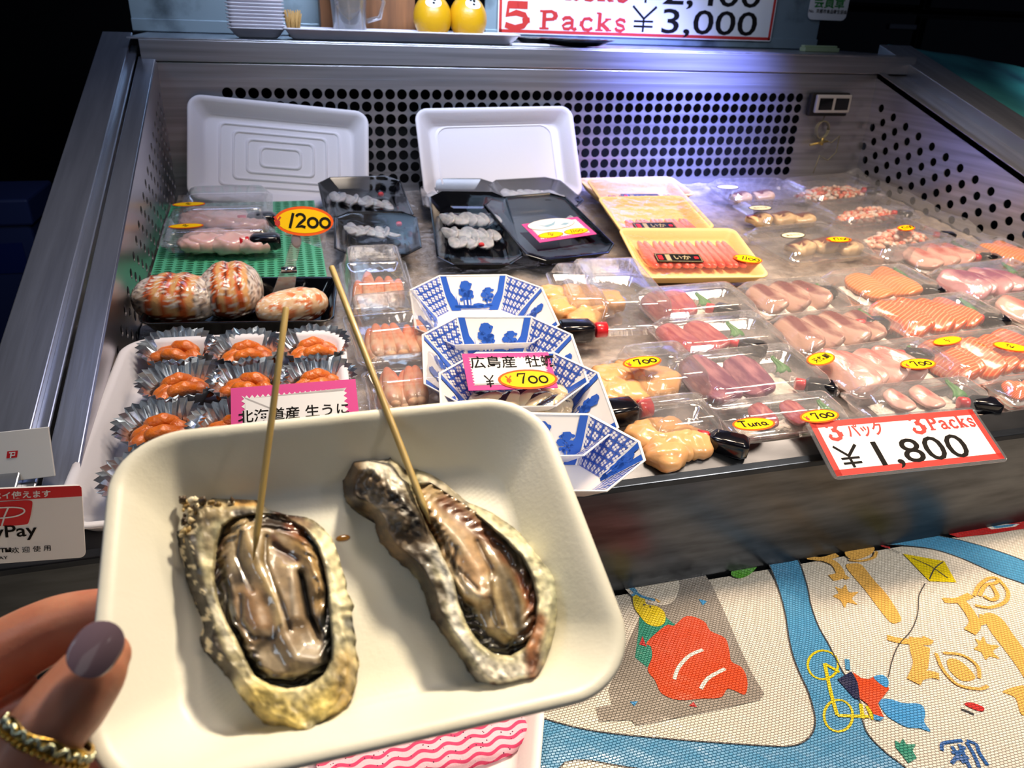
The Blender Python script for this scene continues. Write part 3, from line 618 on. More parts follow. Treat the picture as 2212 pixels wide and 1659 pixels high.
# grey road patch
dec([(560, 400), (690, 372), (740, 450), (800, 580), (860, 720), (920, 850), (985, 960), (965, 990), (800, 1030), (600, 1070), (380, 1112), (355, 1085), (205, 1090), (190, 1025), (265, 1010), (250, 940), (350, 700), (420, 560)], 2, 1)
sdec([(330, 440), (450, 405), (560, 400), (585, 450), (560, 520), (500, 545), (400, 520), (340, 480)], 0, 2)
ln([(340, 450), (400, 500), (470, 520)], .0035, 1, 3)
dec([(395, 600), (520, 600), (570, 640), (480, 830), (430, 835), (375, 790), (390, 680)], 5, 2)
sdec([(430, 720), (520, 640), (560, 640), (620, 595), (700, 620), (730, 665), (800, 700), (820, 760), (830, 810), (880, 840), (905, 900), (895, 965), (850, 950), (810, 940), (780, 980), (700, 985), (580, 992), (500, 960), (470, 900), (435, 850), (455, 790), (450, 740)], 3, 3)
ln([(560, 895), (580, 840), (630, 785), (695, 755)], .0032, 13, 4); ln([(685, 940), (720, 890), (800, 845)], .0032, 13, 4)
sdec([(365, 500), (390, 488), (420, 510), (430, 540), (480, 550), (515, 580), (515, 625), (480, 645), (430, 630), (395, 590), (370, 550)], 4, 3)
for q in ((418, 543), (447, 553)): mb.poly([CLP(1200 + (q[0] + 5 * math.cos(a)) / 2.186, 1060 + (q[1] + 5 * math.sin(a)) / 2.186) for a in range(6)], CZ + .0013, 8)
ln([(440, 520), (470, 515), (490, 530)], .0025, 6, 3); ln([(350, 450), (380, 480), (360, 500)], .003, 1, 3)
dec([(675, 515), (715, 525), (695, 545)], 11, 3); dec([(350, 1000), (388, 998), (372, 1020)], 11, 3); dec([(630, 1020), (650, 1000), (668, 1026)], 7, 3)
dec([(395, 730), (410, 690), (430, 740)], 7, 3)
sdec([(820, 338), (900, 320), (985, 308), (960, 350), (920, 395), (870, 415), (830, 400), (835, 365)], 10, 1)
# tan animals
def animal(ox, oy, s, pieces, m=6):
    for kind, p in pieces:
        q = [(ox + a * s, oy + b * s) for a, b in p]
        if kind == 'p': sdec(q, m, 1)
        else: ln(q, kind, m, 2 + .25 * pieces.index((kind, p)))
animal(0, 0, 1, [('p', [(1370, 355), (1400, 345), (1445, 352), (1500, 420), (1570, 500), (1630, 600), (1615, 625), (1580, 622), (1520, 550), (1460, 470), (1400, 400)]),
    (.006, [(1185, 318), (1260, 325), (1330, 305)]), (.009, [(1270, 325), (1320, 350), (1345, 400), (1300, 415)]), (.006, [(1345, 395), (1380, 420)]), ('p', [(1320, 455), (1350, 465), (1370, 445), (1385, 480), (1430, 480), (1400, 510), (1425, 540), (1380, 530), (1365, 555), (1345, 520), (1310, 500), (1335, 485)]),
    ('p', [(1365, 290), (1400, 262), (1460, 255), (1505, 270), (1490, 300), (1430, 325), (1385, 320)]), (.003, [(1385, 330), (1440, 335), (1500, 320), (1515, 290)])])
animal(0, 0, 1, [('p', [(2020, 590), (2060, 580), (2110, 610), (2160, 680), (2260, 830), (2260, 960), (2190, 850), (2110, 740), (2050, 660)]),
    (.007, [(1830, 520), (1900, 520), (1960, 495)]), (.010, [(1910, 520), (1950, 570), (1980, 630), (1955, 670)]), (.007, [(1975, 630), (2015, 620), (2020, 590)]), ('p', [(1980, 700), (2005, 710), (2020, 690), (2040, 725), (2095, 735), (2065, 760), (2095, 795), (2050, 785), (2030, 800), (2010, 765), (1975, 750), (1995, 730)]),
    (.0035, [(1975, 500), (2000, 450), (2050, 415), (2090, 420), (2075, 440), (2030, 450), (2000, 500)]), (.0035, [(2090, 420), (2135, 480), (2120, 530), (2050, 555), (1980, 545)]), (.004, [(2060, 450), (2085, 500), (2060, 520), (2020, 500)])])
animal(0, 0, 1, [(.007, [(1565, 695), (1620, 710), (1680, 715)]), (.011, [(1700, 700), (1705, 760), (1720, 830), (1690, 905)]), (.009, [(1680, 710), (1745, 715), (1760, 700)]), (.008, [(1690, 890), (1760, 870), (1810, 880)]), (.006, [(1750, 740), (1740, 840)]),
    (.003, [(1795, 770), (1830, 850), (1900, 920), (2000, 940), (2040, 925)]), (.003, [(1830, 770), (1920, 780), (1990, 830), (2000, 890)]), ('p', [(1850, 800), (1900, 800), (1960, 850), (1980, 890), (1920, 900), (1860, 850)]), ('p', [(2110, 950), (2230, 925), (2260, 1050), (2200, 1060), (2170, 980)])])
# kite with its string
dec([(1640, 300), (1835, 335), (1892, 435), (1765, 430)], 4, 2); ln([(1680, 320), (1770, 360), (1850, 415)], .0012, 8, 3); ln([(1830, 338), (1790, 370), (1765, 420)], .0012, 8, 3)
ln([(1625, 296), (1590, 280), (1550, 265), (1520, 245)], .0008, 8, 2); ln([(1535, 260), (1560, 268), (1580, 272)], .003, 7, 2); ln([(1515, 245), (1560, 240), (1595, 232)], .002, 12, 2)
ln([(1745, 440), (1715, 500), (1710, 580), (1680, 660), (1620, 730), (1590, 800), (1570, 885)], .0008, 8, 2)
# cyclist
def circ(cx_, cy_, rx, ry, wd, m, k): ln([(cx_ + rx * math.cos(a / 20 * 6.283), cy_ + ry * math.sin(a / 20 * 6.283)) for a in range(21)], wd, m, k, False)
circ(1262, 825, 72, 68, .002, 4, 2); circ(1335, 1065, 68, 75, .002, 4, 2)
for s in ([(1270, 820), (1300, 960), (1330, 1065)], [(1270, 820), (1340, 860)], [(1330, 1065), (1480, 1070)], [(1440, 1010), (1450, 1080)], [(1470, 1020), (1500, 1085)]): ln(s, .003, 4, 3)
dec([(1330, 895), (1395, 858), (1425, 910), (1436, 990), (1410, 985)], 9, 4); dec([(1400, 858), (1440, 888), (1475, 895), (1510, 880), (1550, 905), (1575, 940), (1535, 990), (1520, 1010), (1550, 1075), (1500, 1060), (1470, 1010), (1436, 985), (1425, 910)], 3, 4)
sdec([(1500, 888), (1540, 875), (1570, 900), (1560, 935)], 11, 5); ln([(1375, 800), (1380, 850)], .004, 1, 4); dec([(1500, 1060), (1550, 1078), (1530, 1092), (1500, 1085)], 11, 5)
sdec([(1525, 1000), (1570, 985), (1640, 1005), (1720, 1010), (1745, 1050), (1740, 1095), (1770, 1140), (1720, 1125), (1660, 1120), (1600, 1090), (1560, 1060)], 11, 2)
sdec([(1930, 1010), (1960, 1002), (2020, 1025), (2015, 1045), (1975, 1035)], 7, 2); ln([(1915, 1035), (1945, 1045), (1975, 1060)], .002, 8, 2)
dec([(1600, 1180), (1625, 1195), (1640, 1172), (1655, 1200), (1700, 1200), (1685, 1230), (1705, 1265), (1665, 1290), (1635, 1250), (1605, 1215)], 5, 2)
for s in ([(1825, 1230), (1830, 1195), (1920, 1182)], [(1940, 1182), (1985, 1200), (2000, 1240), (2040, 1300)], [(1870, 1210), (1930, 1290)], [(1905, 1200), (1960, 1320)], [(1930, 1210), (1870, 1290)], [(1870, 1240), (1930, 1235)], [(1880, 1270), (1950, 1262)], [(1940, 1190), (1975, 1250), (2000, 1310)]): ln(s, .0028, 12, 2)
mb.upify()
solo(mb, 'tablecloth', CM, 'woven plastic tablecloth printed with blue roads, orange tree and kite', 'tablecloth')
# ------------------------------------------------------------------ pink cloth tray on the table
TPm = frame(Vector((*CLP(975, 1640), CZ + .001)), Vector((*CLP(1165, 1560), 0)) - Vector((*CLP(975, 1605), 0)), Vector((0, 0, 1)))
pTR = Vector((*CLP(1172, 1520), CZ)); pBR = Vector((*CLP(1160, 1660), CZ))
ey = (pTR - pBR).normalized(); ex = ey.cross(Vector((0, 0, 1)))
ctr = pTR - ex * .115 - ey * .085
M = frame(ctr + Vector((0, 0, .001)), ex, Vector((0, 0, 1)))
mb = MB(); mb.rings(tray_rings(.235, .165, .022, .028, .014, .0025, .005, 8)); solo(mb, 'foam_tray', pm('pinkish_foam', '#f4e9e8', .5, bump=(300, .2, .0005)), 'white foam tray on the tablecloth holding the pink towel', 'tray', M)
def chevron_mat():
    mt = pm('pink_wave_towel', '#f0b3c4', .85, bump=(500, .4, .001)); nt = mt.node_tree; N = nt.nodes; L = nt.links; b = N['Principled BSDF']
    uv = N.new('ShaderNodeTexCoord'); sp = N.new('ShaderNodeSeparateXYZ'); L.new(uv.outputs['Object'], sp.inputs[0])
    def mth(op, a, b_=None, c=None):
        n = N.new('ShaderNodeMath'); n.operation = op
        for i, q in enumerate((a, b_, c)):
            if q is None: continue
            if isinstance(q, (int, float)): n.inputs[i].default_value = q
            else: L.new(q, n.inputs[i])
        return n.outputs[0]
    s = mth('SINE', mth('MULTIPLY', sp.outputs[0], 330)); yy = mth('ADD', sp.outputs[1], mth('MULTIPLY', s, .0016)); zz = mth('ADD', yy, mth('MULTIPLY', sp.outputs[2], .8))
    st = mth('SINE', mth('MULTIPLY', zz, 800)); m0 = N.new('ShaderNodeMapRange'); m0.inputs[1].default_value = .1; m0.inputs[2].default_value = .5; L.new(st, m0.inputs[0])
    x = N.new('ShaderNodeMix'); x.data_type = 'RGBA'; x.inputs[6].default_value = (*lin('#f3c3cf'), 1); x.inputs[7].default_value = (*lin('#d8426f'), 1); L.new(m0.outputs[0], x.inputs[0])
    vo = N.new('ShaderNodeTexVoronoi'); vo.inputs['Scale'].default_value = 260; L.new(uv.outputs['Object'], vo.inputs['Vector'])
    lt = mth('LESS_THAN', vo.outputs['Distance'], .16); y2 = N.new('ShaderNodeMix'); y2.data_type = 'RGBA'; L.new(lt, y2.inputs[0]); L.new(x.outputs[2], y2.inputs[6]); y2.inputs[7].default_value = (*lin('#6d2a48'), 1)
    L.new(y2.outputs[2], b.inputs['Base Color']); return mt
tA = onZ(1105, 1555, CZ + .016); tB = onZ(720, 1668, CZ + .016)
exx = (tA - tB); Lt = exx.length + .02
M = frame((tA + tB) / 2 + Vector((0, 0, -.009)), exx, Vector((0, 0, 1)))
def tw(u, v):
    a = v * 2 * math.pi; x = (u - .5) * Lt; w_ = .030 * (1 + .06 * math.sin(u * 9)); r = (w_ * math.copysign(abs(math.cos(a)) ** .6, math.cos(a)) + .012, .0078 * math.copysign(abs(math.sin(a)) ** .7, math.sin(a)))
    return (x, r[0] + .003 * math.sin(u * 7), r[1] + .0012 * math.sin(u * 23 + v * 9) * (1 if r[1] > 0 else 0))
mb = MB(); mb.grid(tw, 70, 24); mb.add([tw(0, k / 24) for k in range(24)], [list(range(24))]); mb.add([tw(1, k / 24) for k in range(24)], [list(range(24))])
solo(mb, 'folded_towel', chevron_mat(), 'folded pink towel with wavy stripes lying in the white tray', 'towel', M)
# ------------------------------------------------------------------ signs at the front
REDP = pm('red_print', '#cf3a33', .42); LAM = clear('laminate', rough=.06, milk=.06, refl=.10, bump=(30, .15, .003))
q = [(1735, 915), (2100, 885), (2180, 990), (1805, 1030)]
r_ = [ray(*p) for p in q]; A_ = np.array([list(r_[1]), list(-r_[2]), list(r_[3])]).T; a_ = np.linalg.solve(A_, np.array(list(r_[0])))
Pq = [r_[0], r_[1] * a_[0], r_[2] * a_[1], r_[3] * a_[2]]; sc_ = .205 / (Pq[1] - Pq[0]).length; Pq = [CAM + p * sc_ for p in Pq]
exs = ((Pq[1] - Pq[0]) + (Pq[2] - Pq[3])).normalized(); eys = ((Pq[0] - Pq[3]) + (Pq[1] - Pq[2])).normalized()
Ms = frame(sum(Pq, Vector()) / 4, exs, exs.cross(eys)); sw = .198; sh = ((Pq[0] - Pq[3]).length + (Pq[1] - Pq[2]).length) / 2
t = thing('three_pack_sign', 'laminated red-bordered sign reading 3 Packs 1800 yen leaning on the front rail', 'sign', Ms)
mb = MB(); mb.rings([[(x, y, z) for x, y in rrect(sw + .008, sh + .006, .006, 5)] for z in (-.0006, .0002)]); mb.build('laminate', LAM, t, False)
mb = MB(); mb.box(-sw / 2, sw / 2, -sh / 2, sh / 2, .0003, .0006, 0); box_frame(mb, sw, sh, 0, .0065, .0008, 1)
k = sh / 100.
serif(mb, '3', .020, -sw / 2 + .013, .0085, 1, .0009, 1.15, 1.35); text(mb, '\u30d1\u30c3\u30af', .017, T(-sw / 2 + .036, .0105, .0009), 1, .02, .85)
serif(mb, '3', .0215, .012, .0075, 1, .0009, 1.1, 1.35); serif(mb, 'Packs', .0150, .033, .0095, 1, .0009, 1.08, 1.3)
x, yb, s = -sw / 2 + .012, -.0225, .024
for p, wd in (([(0, 1.0), (.5, .52)], .11), ([(1.05, 1.0), (.5, .52), (.5, 0)], .13), ([(.1, .42), (.95, .42)], .1), ([(.1, .2), (.95, .2)], .1)): mb.stroke([(x + a * s, yb + b * s) for a, b in p], wd * s, .0009, 2)
text(mb, '1,800', .038, T(x + 1.35 * s, yb - .001, .0009), 2, .006, 1.42)
mb.build('printed_card', [WHITE, REDP, INK], t, False)
# payment sign: plate standing on the rail at the left
pTR, pBR = onY(165, 1043, .515), onY(150, 1197, .512); hgt = (pTR - pBR).length
eyp = (pTR - pBR); eyp.x = 0; eyp.normalize(); exp_ = Vector((1, 0, 0)); 
exp_ = (onY(165, 1043, .515) - onY(20, 1049, .512)).normalized()
wpl = .098; Mp = frame(pTR - exp_ * wpl / 2 - eyp * hgt / 2 + Vector((0, -.004, 0)), exp_, exp_.cross(eyp))
t = thing('payment_sign', 'white payment sign with red band and red P logo at lower left', 'sign', Mp)
RPP = pm('bright_red_print', '#d8222a', .4)
mb = MB(); mb.rings([[(x, y, z) for x, y in rrect(wpl, hgt, .004, 5)] for z in (-.002, 0)]); mb.build('plate', WHITE, t, False, bevel=.0004)
mb = MB(); kx = wpl / 2; ky = hgt / 2; u = hgt / 153.
mb.poly([(-kx, ky - 25 * u)] + [(kx, ky - 22 * u)] + [(kx, ky - 4 * u), (kx - 3 * u, ky), (-kx, ky)], .0003, 1)
text(mb, '\u30da\u30a4\u30da\u30a4\u4f7f\u3048\u307e\u3059', 15 * u, T(kx - 48 * u, ky - 18.5 * u, .0006), 0, .02, 1, 0, 'RIGHT')
def tl(px, py): p = Mp.inverted() @ onP(px, py, Mp.translation, Mp.col[2].to_3d()); return (p.x, p.y)
rr = smooth_([tl(-22, 1110), tl(-12, 1085), (tl(0, 1084)[0], tl(0, 1084)[1]), tl(40, 1081), tl(66, 1081), tl(70, 1090), tl(63, 1125), tl(52, 1133), tl(0, 1136), tl(-28, 1136), tl(-32, 1128)], 4); mb.poly(rr, .0003, 1)
mb.stroke(smooth_([tl(-20, 1097), tl(0, 1096), tl(30, 1095), tl(50, 1098), tl(52, 1106), tl(35, 1114), tl(5, 1118), tl(-12, 1118)], 5, False), 2.6 * u, .0006, 0)
mb.stroke([tl(18, 1096), tl(10, 1114), tl(4, 1136)], 2.6 * u, .0006, 0)
x, y = tl(80, 1156); text(mb, 'PayPay', 36 * u, T(x, y, .0003), 2, .012, 1.02, 0, 'RIGHT')
x, y = tl(112, 1188); text(mb, '\u652f\u4ed8\u5b9d\u2122', 21 * u, T(tl(28, 1194)[0], y - 4 * u, .0003), 2, .02, 1, 0, 'RIGHT'); text(mb, '\u6b22 \u8fce \u4f7f \u7528', 13.2 * u, T(x, y, .0003), 2, .004, 1, 0, 'RIGHT'); text(mb, 'ALIPAY', 9 * u, T(tl(17, 1205)[0], tl(17, 1207)[1], .0003), 2, .01, 1.2, 0, 'RIGHT')
mb.build('printing', [WHITE, RPP, INK], t, False)
pTR, pBR = onY(118, 922, .60), onY(105, 1029, .585); eyp = (pTR - pBR).normalized(); exp_ = (onY(118, 922, .60) - onY(0, 935, .60)).normalized()
hc = (pTR - pBR).length; Mc = frame(pTR - exp_ * .06 - eyp * hc / 2, exp_, exp_.cross(eyp))
t = thing('payment_card', 'plain white payment card with small red logo behind the payment sign', 'card', Mc)
mb = MB(); mb.box(-.06, .06, -hc / 2, hc / 2, -.0025, 0); mb.build('card', WHITE, t, False, bevel=.0005)
def tc_(px, py): p = Mc.inverted() @ onP(px, py, Mc.translation, Mc.col[2].to_3d()); return (p.x, p.y)
mb = MB(); mb.poly([tc_(16, 975), tc_(39, 973), tc_(37, 988), tc_(14, 990)], .0003, 0); mb.stroke([tc_(20, 978), tc_(33, 977), tc_(32, 983), tc_(22, 984)], .001, .0005, 1); mb.stroke([tc_(25, 978), tc_(23, 989)], .001, .0005, 1); mb.build('logo', [RPP, WHITE], t, False)
# ------------------------------------------------------------------ food materials
FISH = {
 'tuna': pm('tuna_flesh', '#a5404c', .24, coat=.4, sss=.08, var=('#cf7a74', 35, .4, .7), bump=(120, .3, .001), stretch=(1, 5, 1)),
 'purple': pm('bonito_flesh', '#7d3c5a', .2, coat=.5, sss=.1, var=('#c98a90', 30, .42, .7), bump=(120, .3, .001), stretch=(1, 4, 1)),
 'pinkw': pm('pale_pink_flesh', '#dcb0a2', .24, coat=.4, sss=.08, var=('#b5524c', 16, .46, .68), bump=(120, .3, .001), stretch=(1, 3, 1)),
 'hama': pm('amberjack_flesh', '#c79f8c', .24, coat=.4, sss=.08, var=('#742c2c', 14, .47, .62), bump=(120, .3, .001), stretch=(1, 4, 1)),
 'salmon': pm('salmon_flesh', '#e25a1a', .24, coat=.4, sss=.08, bump=(120, .25, .001)),
 'trout': pm('trout_flesh', '#e07c3c', .24, coat=.4, sss=.08, bump=(120, .25, .001)),
 'mauve': pm('octopus_flesh', '#d29a9e', .25, coat=.4, sss=.08, var=('#84305e', 12, .46, .58), bump=(90, .5, .002)),
 'white': pm('clear_white_flesh', '#c9cdd2', .15, coat=.7, sss=.3, var=('#9fa5ae', 60, .4, .7), bump=(150, .5, .001)),
}
for k_ in ('salmon', 'trout'):      # pale fat lines in the salmon
    mt = FISH[k_]; nt = mt.node_tree; N = nt.nodes; L = nt.links; b = N['Principled BSDF']
    tc = N.new('ShaderNodeTexCoord'); wv = N.new('ShaderNodeTexWave'); wv.inputs['Scale'].default_value = 75; wv.inputs['Distortion'].default_value = 3.5; wv.inputs['Detail'].default_value = 1; wv.inputs['Detail Scale'].default_value = .6
    L.new(tc.outputs['Object'], wv.inputs['Vector']); mr = N.new('ShaderNodeMapRange'); mr.inputs[1].default_value = .72; mr.inputs[2].default_value = .95; L.new(wv.outputs['Fac'], mr.inputs[0])
    x = N.new('ShaderNodeMix'); x.data_type = 'RGBA'; x.inputs[6].default_value = b.inputs['Base Color'].default_value; x.inputs[7].default_value = (*lin('#f6a672'), 1); L.new(mr.outputs[0], x.inputs[0]); L.new(x.outputs[2], b.inputs['Base Color'])
SCAL = pm('scallop_flesh', '#e9b378', .25, coat=.4, sss=.1, var=('#e09a68', 22, .45, .75), bump=(90, .3, .0015))
CRAB = pm('crab_meat', '#ffffff', .3, coat=.4, sss=.15, vcol=True, bump=(200, .4, .001))
DAIK = pm('shredded_radish', '#ece6dc', .5, sss=.1, bump=(260, .9, .003), var=('#cfc6b8', 50, .4, .7))
SOYB = pm('soy_black', '#0d0d14', .18, coat=.5)
# ------------------------------------------------------------------ packs
def qframe(FL, FR, BL, h=0.0, tilt=0.0, roll=0.0):
    a, b_, c = B(*FL, h), B(*FR, h), B(*BL, h)
    ex = (b_ - a); w_ = ex.length; ex.normalize(); ey = BN.cross(ex); d = (c - a).dot(ey)
    o = a + ex * w_ / 2 + ey * d / 2 - BN * h
    M = frame(o, ex, BN) @ RX(tilt) @ RY(roll)
    return M, w_, d
PACKN = 0
def pack(label, FL, FR, BL, cat='pack', h=.030, name='sashimi_pack', tilt=0.0, lift=.001, roll=0., group=None, lid=True, hr=.012):
    M, w_, d = qframe(FL, FR, BL, hr); M = M @ T(0, 0, lift) @ RX(tilt) @ RY(roll)
    t = thing(name, label, cat, M, group); r = min(w_, d) * .12
    mb = MB(); th = .0009
    R = lambda ww, dd, z, rr: [(x, y, z) for x, y in rrect(ww, dd, max(rr, .003), 4)]
    mb.rings([R(w_ - .022, d - .022, .0015, r * .7), R(w_ - .018, d - .018, .0008, r * .8), R(w_ - .008, d - .008, hr, r), R(w_, d, hr + .0005, r)], 0, True, False)
    mb.build('tray_base', CLEAR, t, True)
    if lid:
        mb = MB(); mb.rings([R(w_ + .0008, d + .0008, hr + .0022, r), R(w_ - .005, d - .005, hr + .0026, r), R(w_ - .009, d - .009, hr + .006, r * .9), R(w_ - .020, d - .020, h - .004, r * .8), R(w_ - .025, d - .025, h - .0008, r * .7), R(w_ - .034, d - .034, h, r * .6), R(w_ - .046, d - .046, h - .0006, r * .5), R(w_ - .05, d - .05, h + .0002, r * .5)], 0, False, True)
        mb.build('lid', CLEAR, t, True)
    t['_w'] = w_; t['_d'] = d; t['_h'] = h
    return t
def wp(t, x, y, z): return t.matrix_world @ Vector((x, y, z))
def loc(t, px, py, z):
    """point of the pack's own plane at height z seen at a photo pixel, in pack coordinates"""
    M = t.matrix_world; n_ = M.col[2].to_3d(); p = onP(px, py, M.translation + n_ * z, n_); q = M.inverted() @ p; return q.x, q.y
def stk(t, px, py, kind, wd=.040, hg=.021, rot=0, z=None, name='price_sticker'):
    z = t['_h'] + .0006 if z is None else z
    x, y = loc(t, px, py, z); M = t.matrix_world; n_ = M.col[2].to_3d()
    sticker(t, M @ Vector((x, y, z)), M.col[0].to_3d(), n_, wd, hg, kind, rot, name)
_pr = {}
def slice_mesh(kind, v, L=.060, W=.034, Th=.0095):
    k = (kind, v)
    if k not in _pr:
        rr = random.Random(sum(map(ord, kind)) % 99 + v * 7); bend = rr.uniform(4, 9); tw_ = rr.uniform(-6, 6); ph = rr.uniform(0, 6)
        def fn(q):
            x, y, z = q
            e = 1 - .3 * (x / (L / 2)) ** 2
            y *= e; z = z * (1 - .3 * abs(y) / (W / 2)) + bend * .35 * x * x - 5 * y * y + .0008 * math.sin(x * 160 + ph + y * 90) + tw_ * x * y
            return Vector((x, y, z))
        mb = MB(); mb.ball((0, 0, 0), (L / 2, W / 2, Th / 2), e=.42, fn=fn, nu=28, nv=10); me_ob = mb.build('sashimi_slice', FISH[kind]); _pr[k] = me_ob; return me_ob, True
    return _pr[k], False
def put(ob_first, M, label, cat, group):
    ob, first = ob_first
    if not first: ob = ob.copy(); COL.objects.link(ob)
    ob.matrix_world = M; return tag(ob, label, cat, group)
def bed_of(t, x0, x1, y0, y1, z=.002, h=.008, name='shredded_radish', mat_=None, lbl='white shredded radish under the slices'):
    mb = MB(); cx_, cy_ = (x0 + x1) / 2, (y0 + y1) / 2
    def g(u, v):
        x = x0 + u * (x1 - x0); y = y0 + v * (y1 - y0); e = min(u, 1 - u, v, 1 - v) * 5; e = min(1, e)
        return (x, y, z + h * e ** .5 * (.75 + .5 * nz(x + t.matrix_world[0][3], y, 120)) )
    mb.grid(g, 34, 26)
    o = mb.build(name, mat_ or DAIK); o.matrix_world = t.matrix_world.copy(); return tag(o, lbl, 'garnish', None, 'stuff')
def slices(t, kind, px0, px1, n, label, group, lean=-.85, z=.016, yaw=.15, s=1.0, rows=1, row_dy=.03, jitter=1.0):
    """a fanned row of n slices between two photo pixels"""
    a = loc(t, *px0, z); b_ = loc(t, *px1, z); s = min(s, (t['_d'] - .020) / .060); lx = t['_w'] / 2 - .024; ly = max(0, t['_d'] / 2 - .012 - .03 * s); rr = random.Random(len(label) + n)
    for r in range(rows):
        for i in range(n):
            f = (i + .5) / n; x = a[0] + (b_[0] - a[0]) * f; y = a[1] + (b_[1] - a[1]) * f + (r - (rows - 1) / 2) * row_dy
            x = max(-lx, min(lx, x)); y = max(-ly, min(ly, y))
            Ml = T(x, y, z + rr.uniform(-.001, .001)) @ RZ(math.pi / 2 + yaw + rr.uniform(-.18, .18) * jitter) @ RX(lean + rr.uniform(-.15, .15) * jitter) @ Matrix.Scale(s * rr.uniform(.9, 1.1), 4)
            put(slice_mesh(kind, i % 3), t.matrix_world @ Ml, label, 'sashimi slice', group)
_soy = None
def soy(t, px, py, label, rot=0, z=.013, s=1.0, box=True):
    global _soy
    x, y = loc(t, px, py, z)
    M = t.matrix_world @ T(x, y, z) @ RZ(rot) @ Matrix.Scale(s, 4)
    if _soy is None:
        r_ = thing('soy_sauce_bottle', label, 'bottle', M)
        mb = MB(); mb.rings([[(x_, y_, z_) for y_, z_ in rrect(a, b_, .003, 3)] for x_, a, b_ in ((-.002, .008, .008), (-.001, .011, .011), (.003, .017, .015), (.024, .018, .015), (.029, .015, .012), (.0295, .01, .008))]); mb.build('body', SOYB, r_, True)
        mb = MB(); mb.tube([(-.0115, 0, 0), (-.011, 0, 0), (-.003, 0, 0), (-.002, 0, 0)], [.0045, .0062, .0062, .0058], 14); mb.build('cap', REDC, r_, True)
        mb = MB(); mb.tube([(-.0031, 0, 0), (-.0012, 0, 0)], .0042, 12); mb.build('neck', SOYB, r_, True)
        _soy = r_
    else:
        r_ = copy_tree(_soy); r_.matrix_world = M; r_['label'] = label
    return r_
def blobs(t, pts, r, mat_, name, label, cat, group, z=.014, sq=.6, e=.8, spread=0, col=None):
    first = None
    for i, (px, py, *sc) in enumerate(pts):
        x, y = loc(t, px, py, z); s_ = sc[0] if sc else 1; rot = sc[1] if len(sc) > 1 else i * 1.3
        M = t.matrix_world @ T(x, y, z) @ RZ(rot) @ Matrix.Scale(s_, 4)
        if first is None:
            rr = random.Random(len(label)); ph = rr.uniform(0, 9)
            mb = MB(); mb.ball((0, 0, 0), (r, r * .8, r * sq), e=e, nu=30, nv=18, fn=lambda q: q * (1 + .10 * math.sin(q.x * 220 + ph) * math.cos(q.y * 260) + .05 * math.sin(q.x * 500 + q.y * 300)))
            first = mb.build(name, mat_); o = first
        else: o = first.copy(); COL.objects.link(o)
        o.matrix_world = M; tag(o, label, cat, group)
# --- conger packs (three, stacked away)
def anago(lbl, FL, FR, BL, pcs, lab, price=None, lift=.001):
    t = pack(lbl, FL, FR, BL, h=.024, name='eel_pack', lift=lift, hr=.009)
    stk(t, *lab, 'anago', .044, .023, 0, name='oval_label')
    for i, (px, py, a, l_) in enumerate(pcs):
        x, y = loc(t, px, py, .012)
        mb = MB(); col = []
        def fn(q): return Vector((q.x, q.y, q.z + .002 * math.sin(q.x * 110) * (1 if q.z > 0 else .3) - 12 * q.y * q.y))
        mb.ball((0, 0, 0), (.021 * l_, .019, .008), e=.45, nu=30, nv=16, fn=fn)
        for p in mb.v:
            k = 1 if (p.z > .0005 and p.y > -.004 + .006 * math.sin(p.x * 300)) else 0
            c_ = lin('#7a2a12') if k else lin('#f3cf9c'); c_ = [a_ * (.8 + .5 * noise.noise(p * 180)) for a_ in c_]; col.append((*c_, 1))
        mb.c = col; o = mb.build('grilled_eel_piece', CRAB); o.matrix_world = t.matrix_world @ T(x, y, .0105) @ RZ(a); tag(o, 'glazed conger eel piece in the ' + lbl.split(' eel')[0] + ' eel pack', 'eel', 'eel pieces in the ' + lbl.split(' eel')[0] + ' pack')
    if price: stk(t, *price, 'Y1700', .044, .022, -.12)
    return t
anago('rearmost eel pack against the back wall behind two others', (1580, 440), (1752, 436), (1524, 398), [(1600, 424, .1, .8), (1648, 420, -.1, .9)], (1572, 405))
anago('middle eel pack of the column with its oval label at upper left', (1648, 492), (1822, 482), (1590, 446), [(1640, 470, .2, .9), (1690, 468, 0, 1.), (1735, 470, -.2, .9)], (1642, 450))
anago('front eel pack with cream oval label and yellow price oval', (1712, 575), (1900, 553), (1640, 502), [(1730, 530, .2, 1.), (1780, 525, -.1, .95), (1832, 530, -.1, 1.)], (1713, 509), (1812, 518))
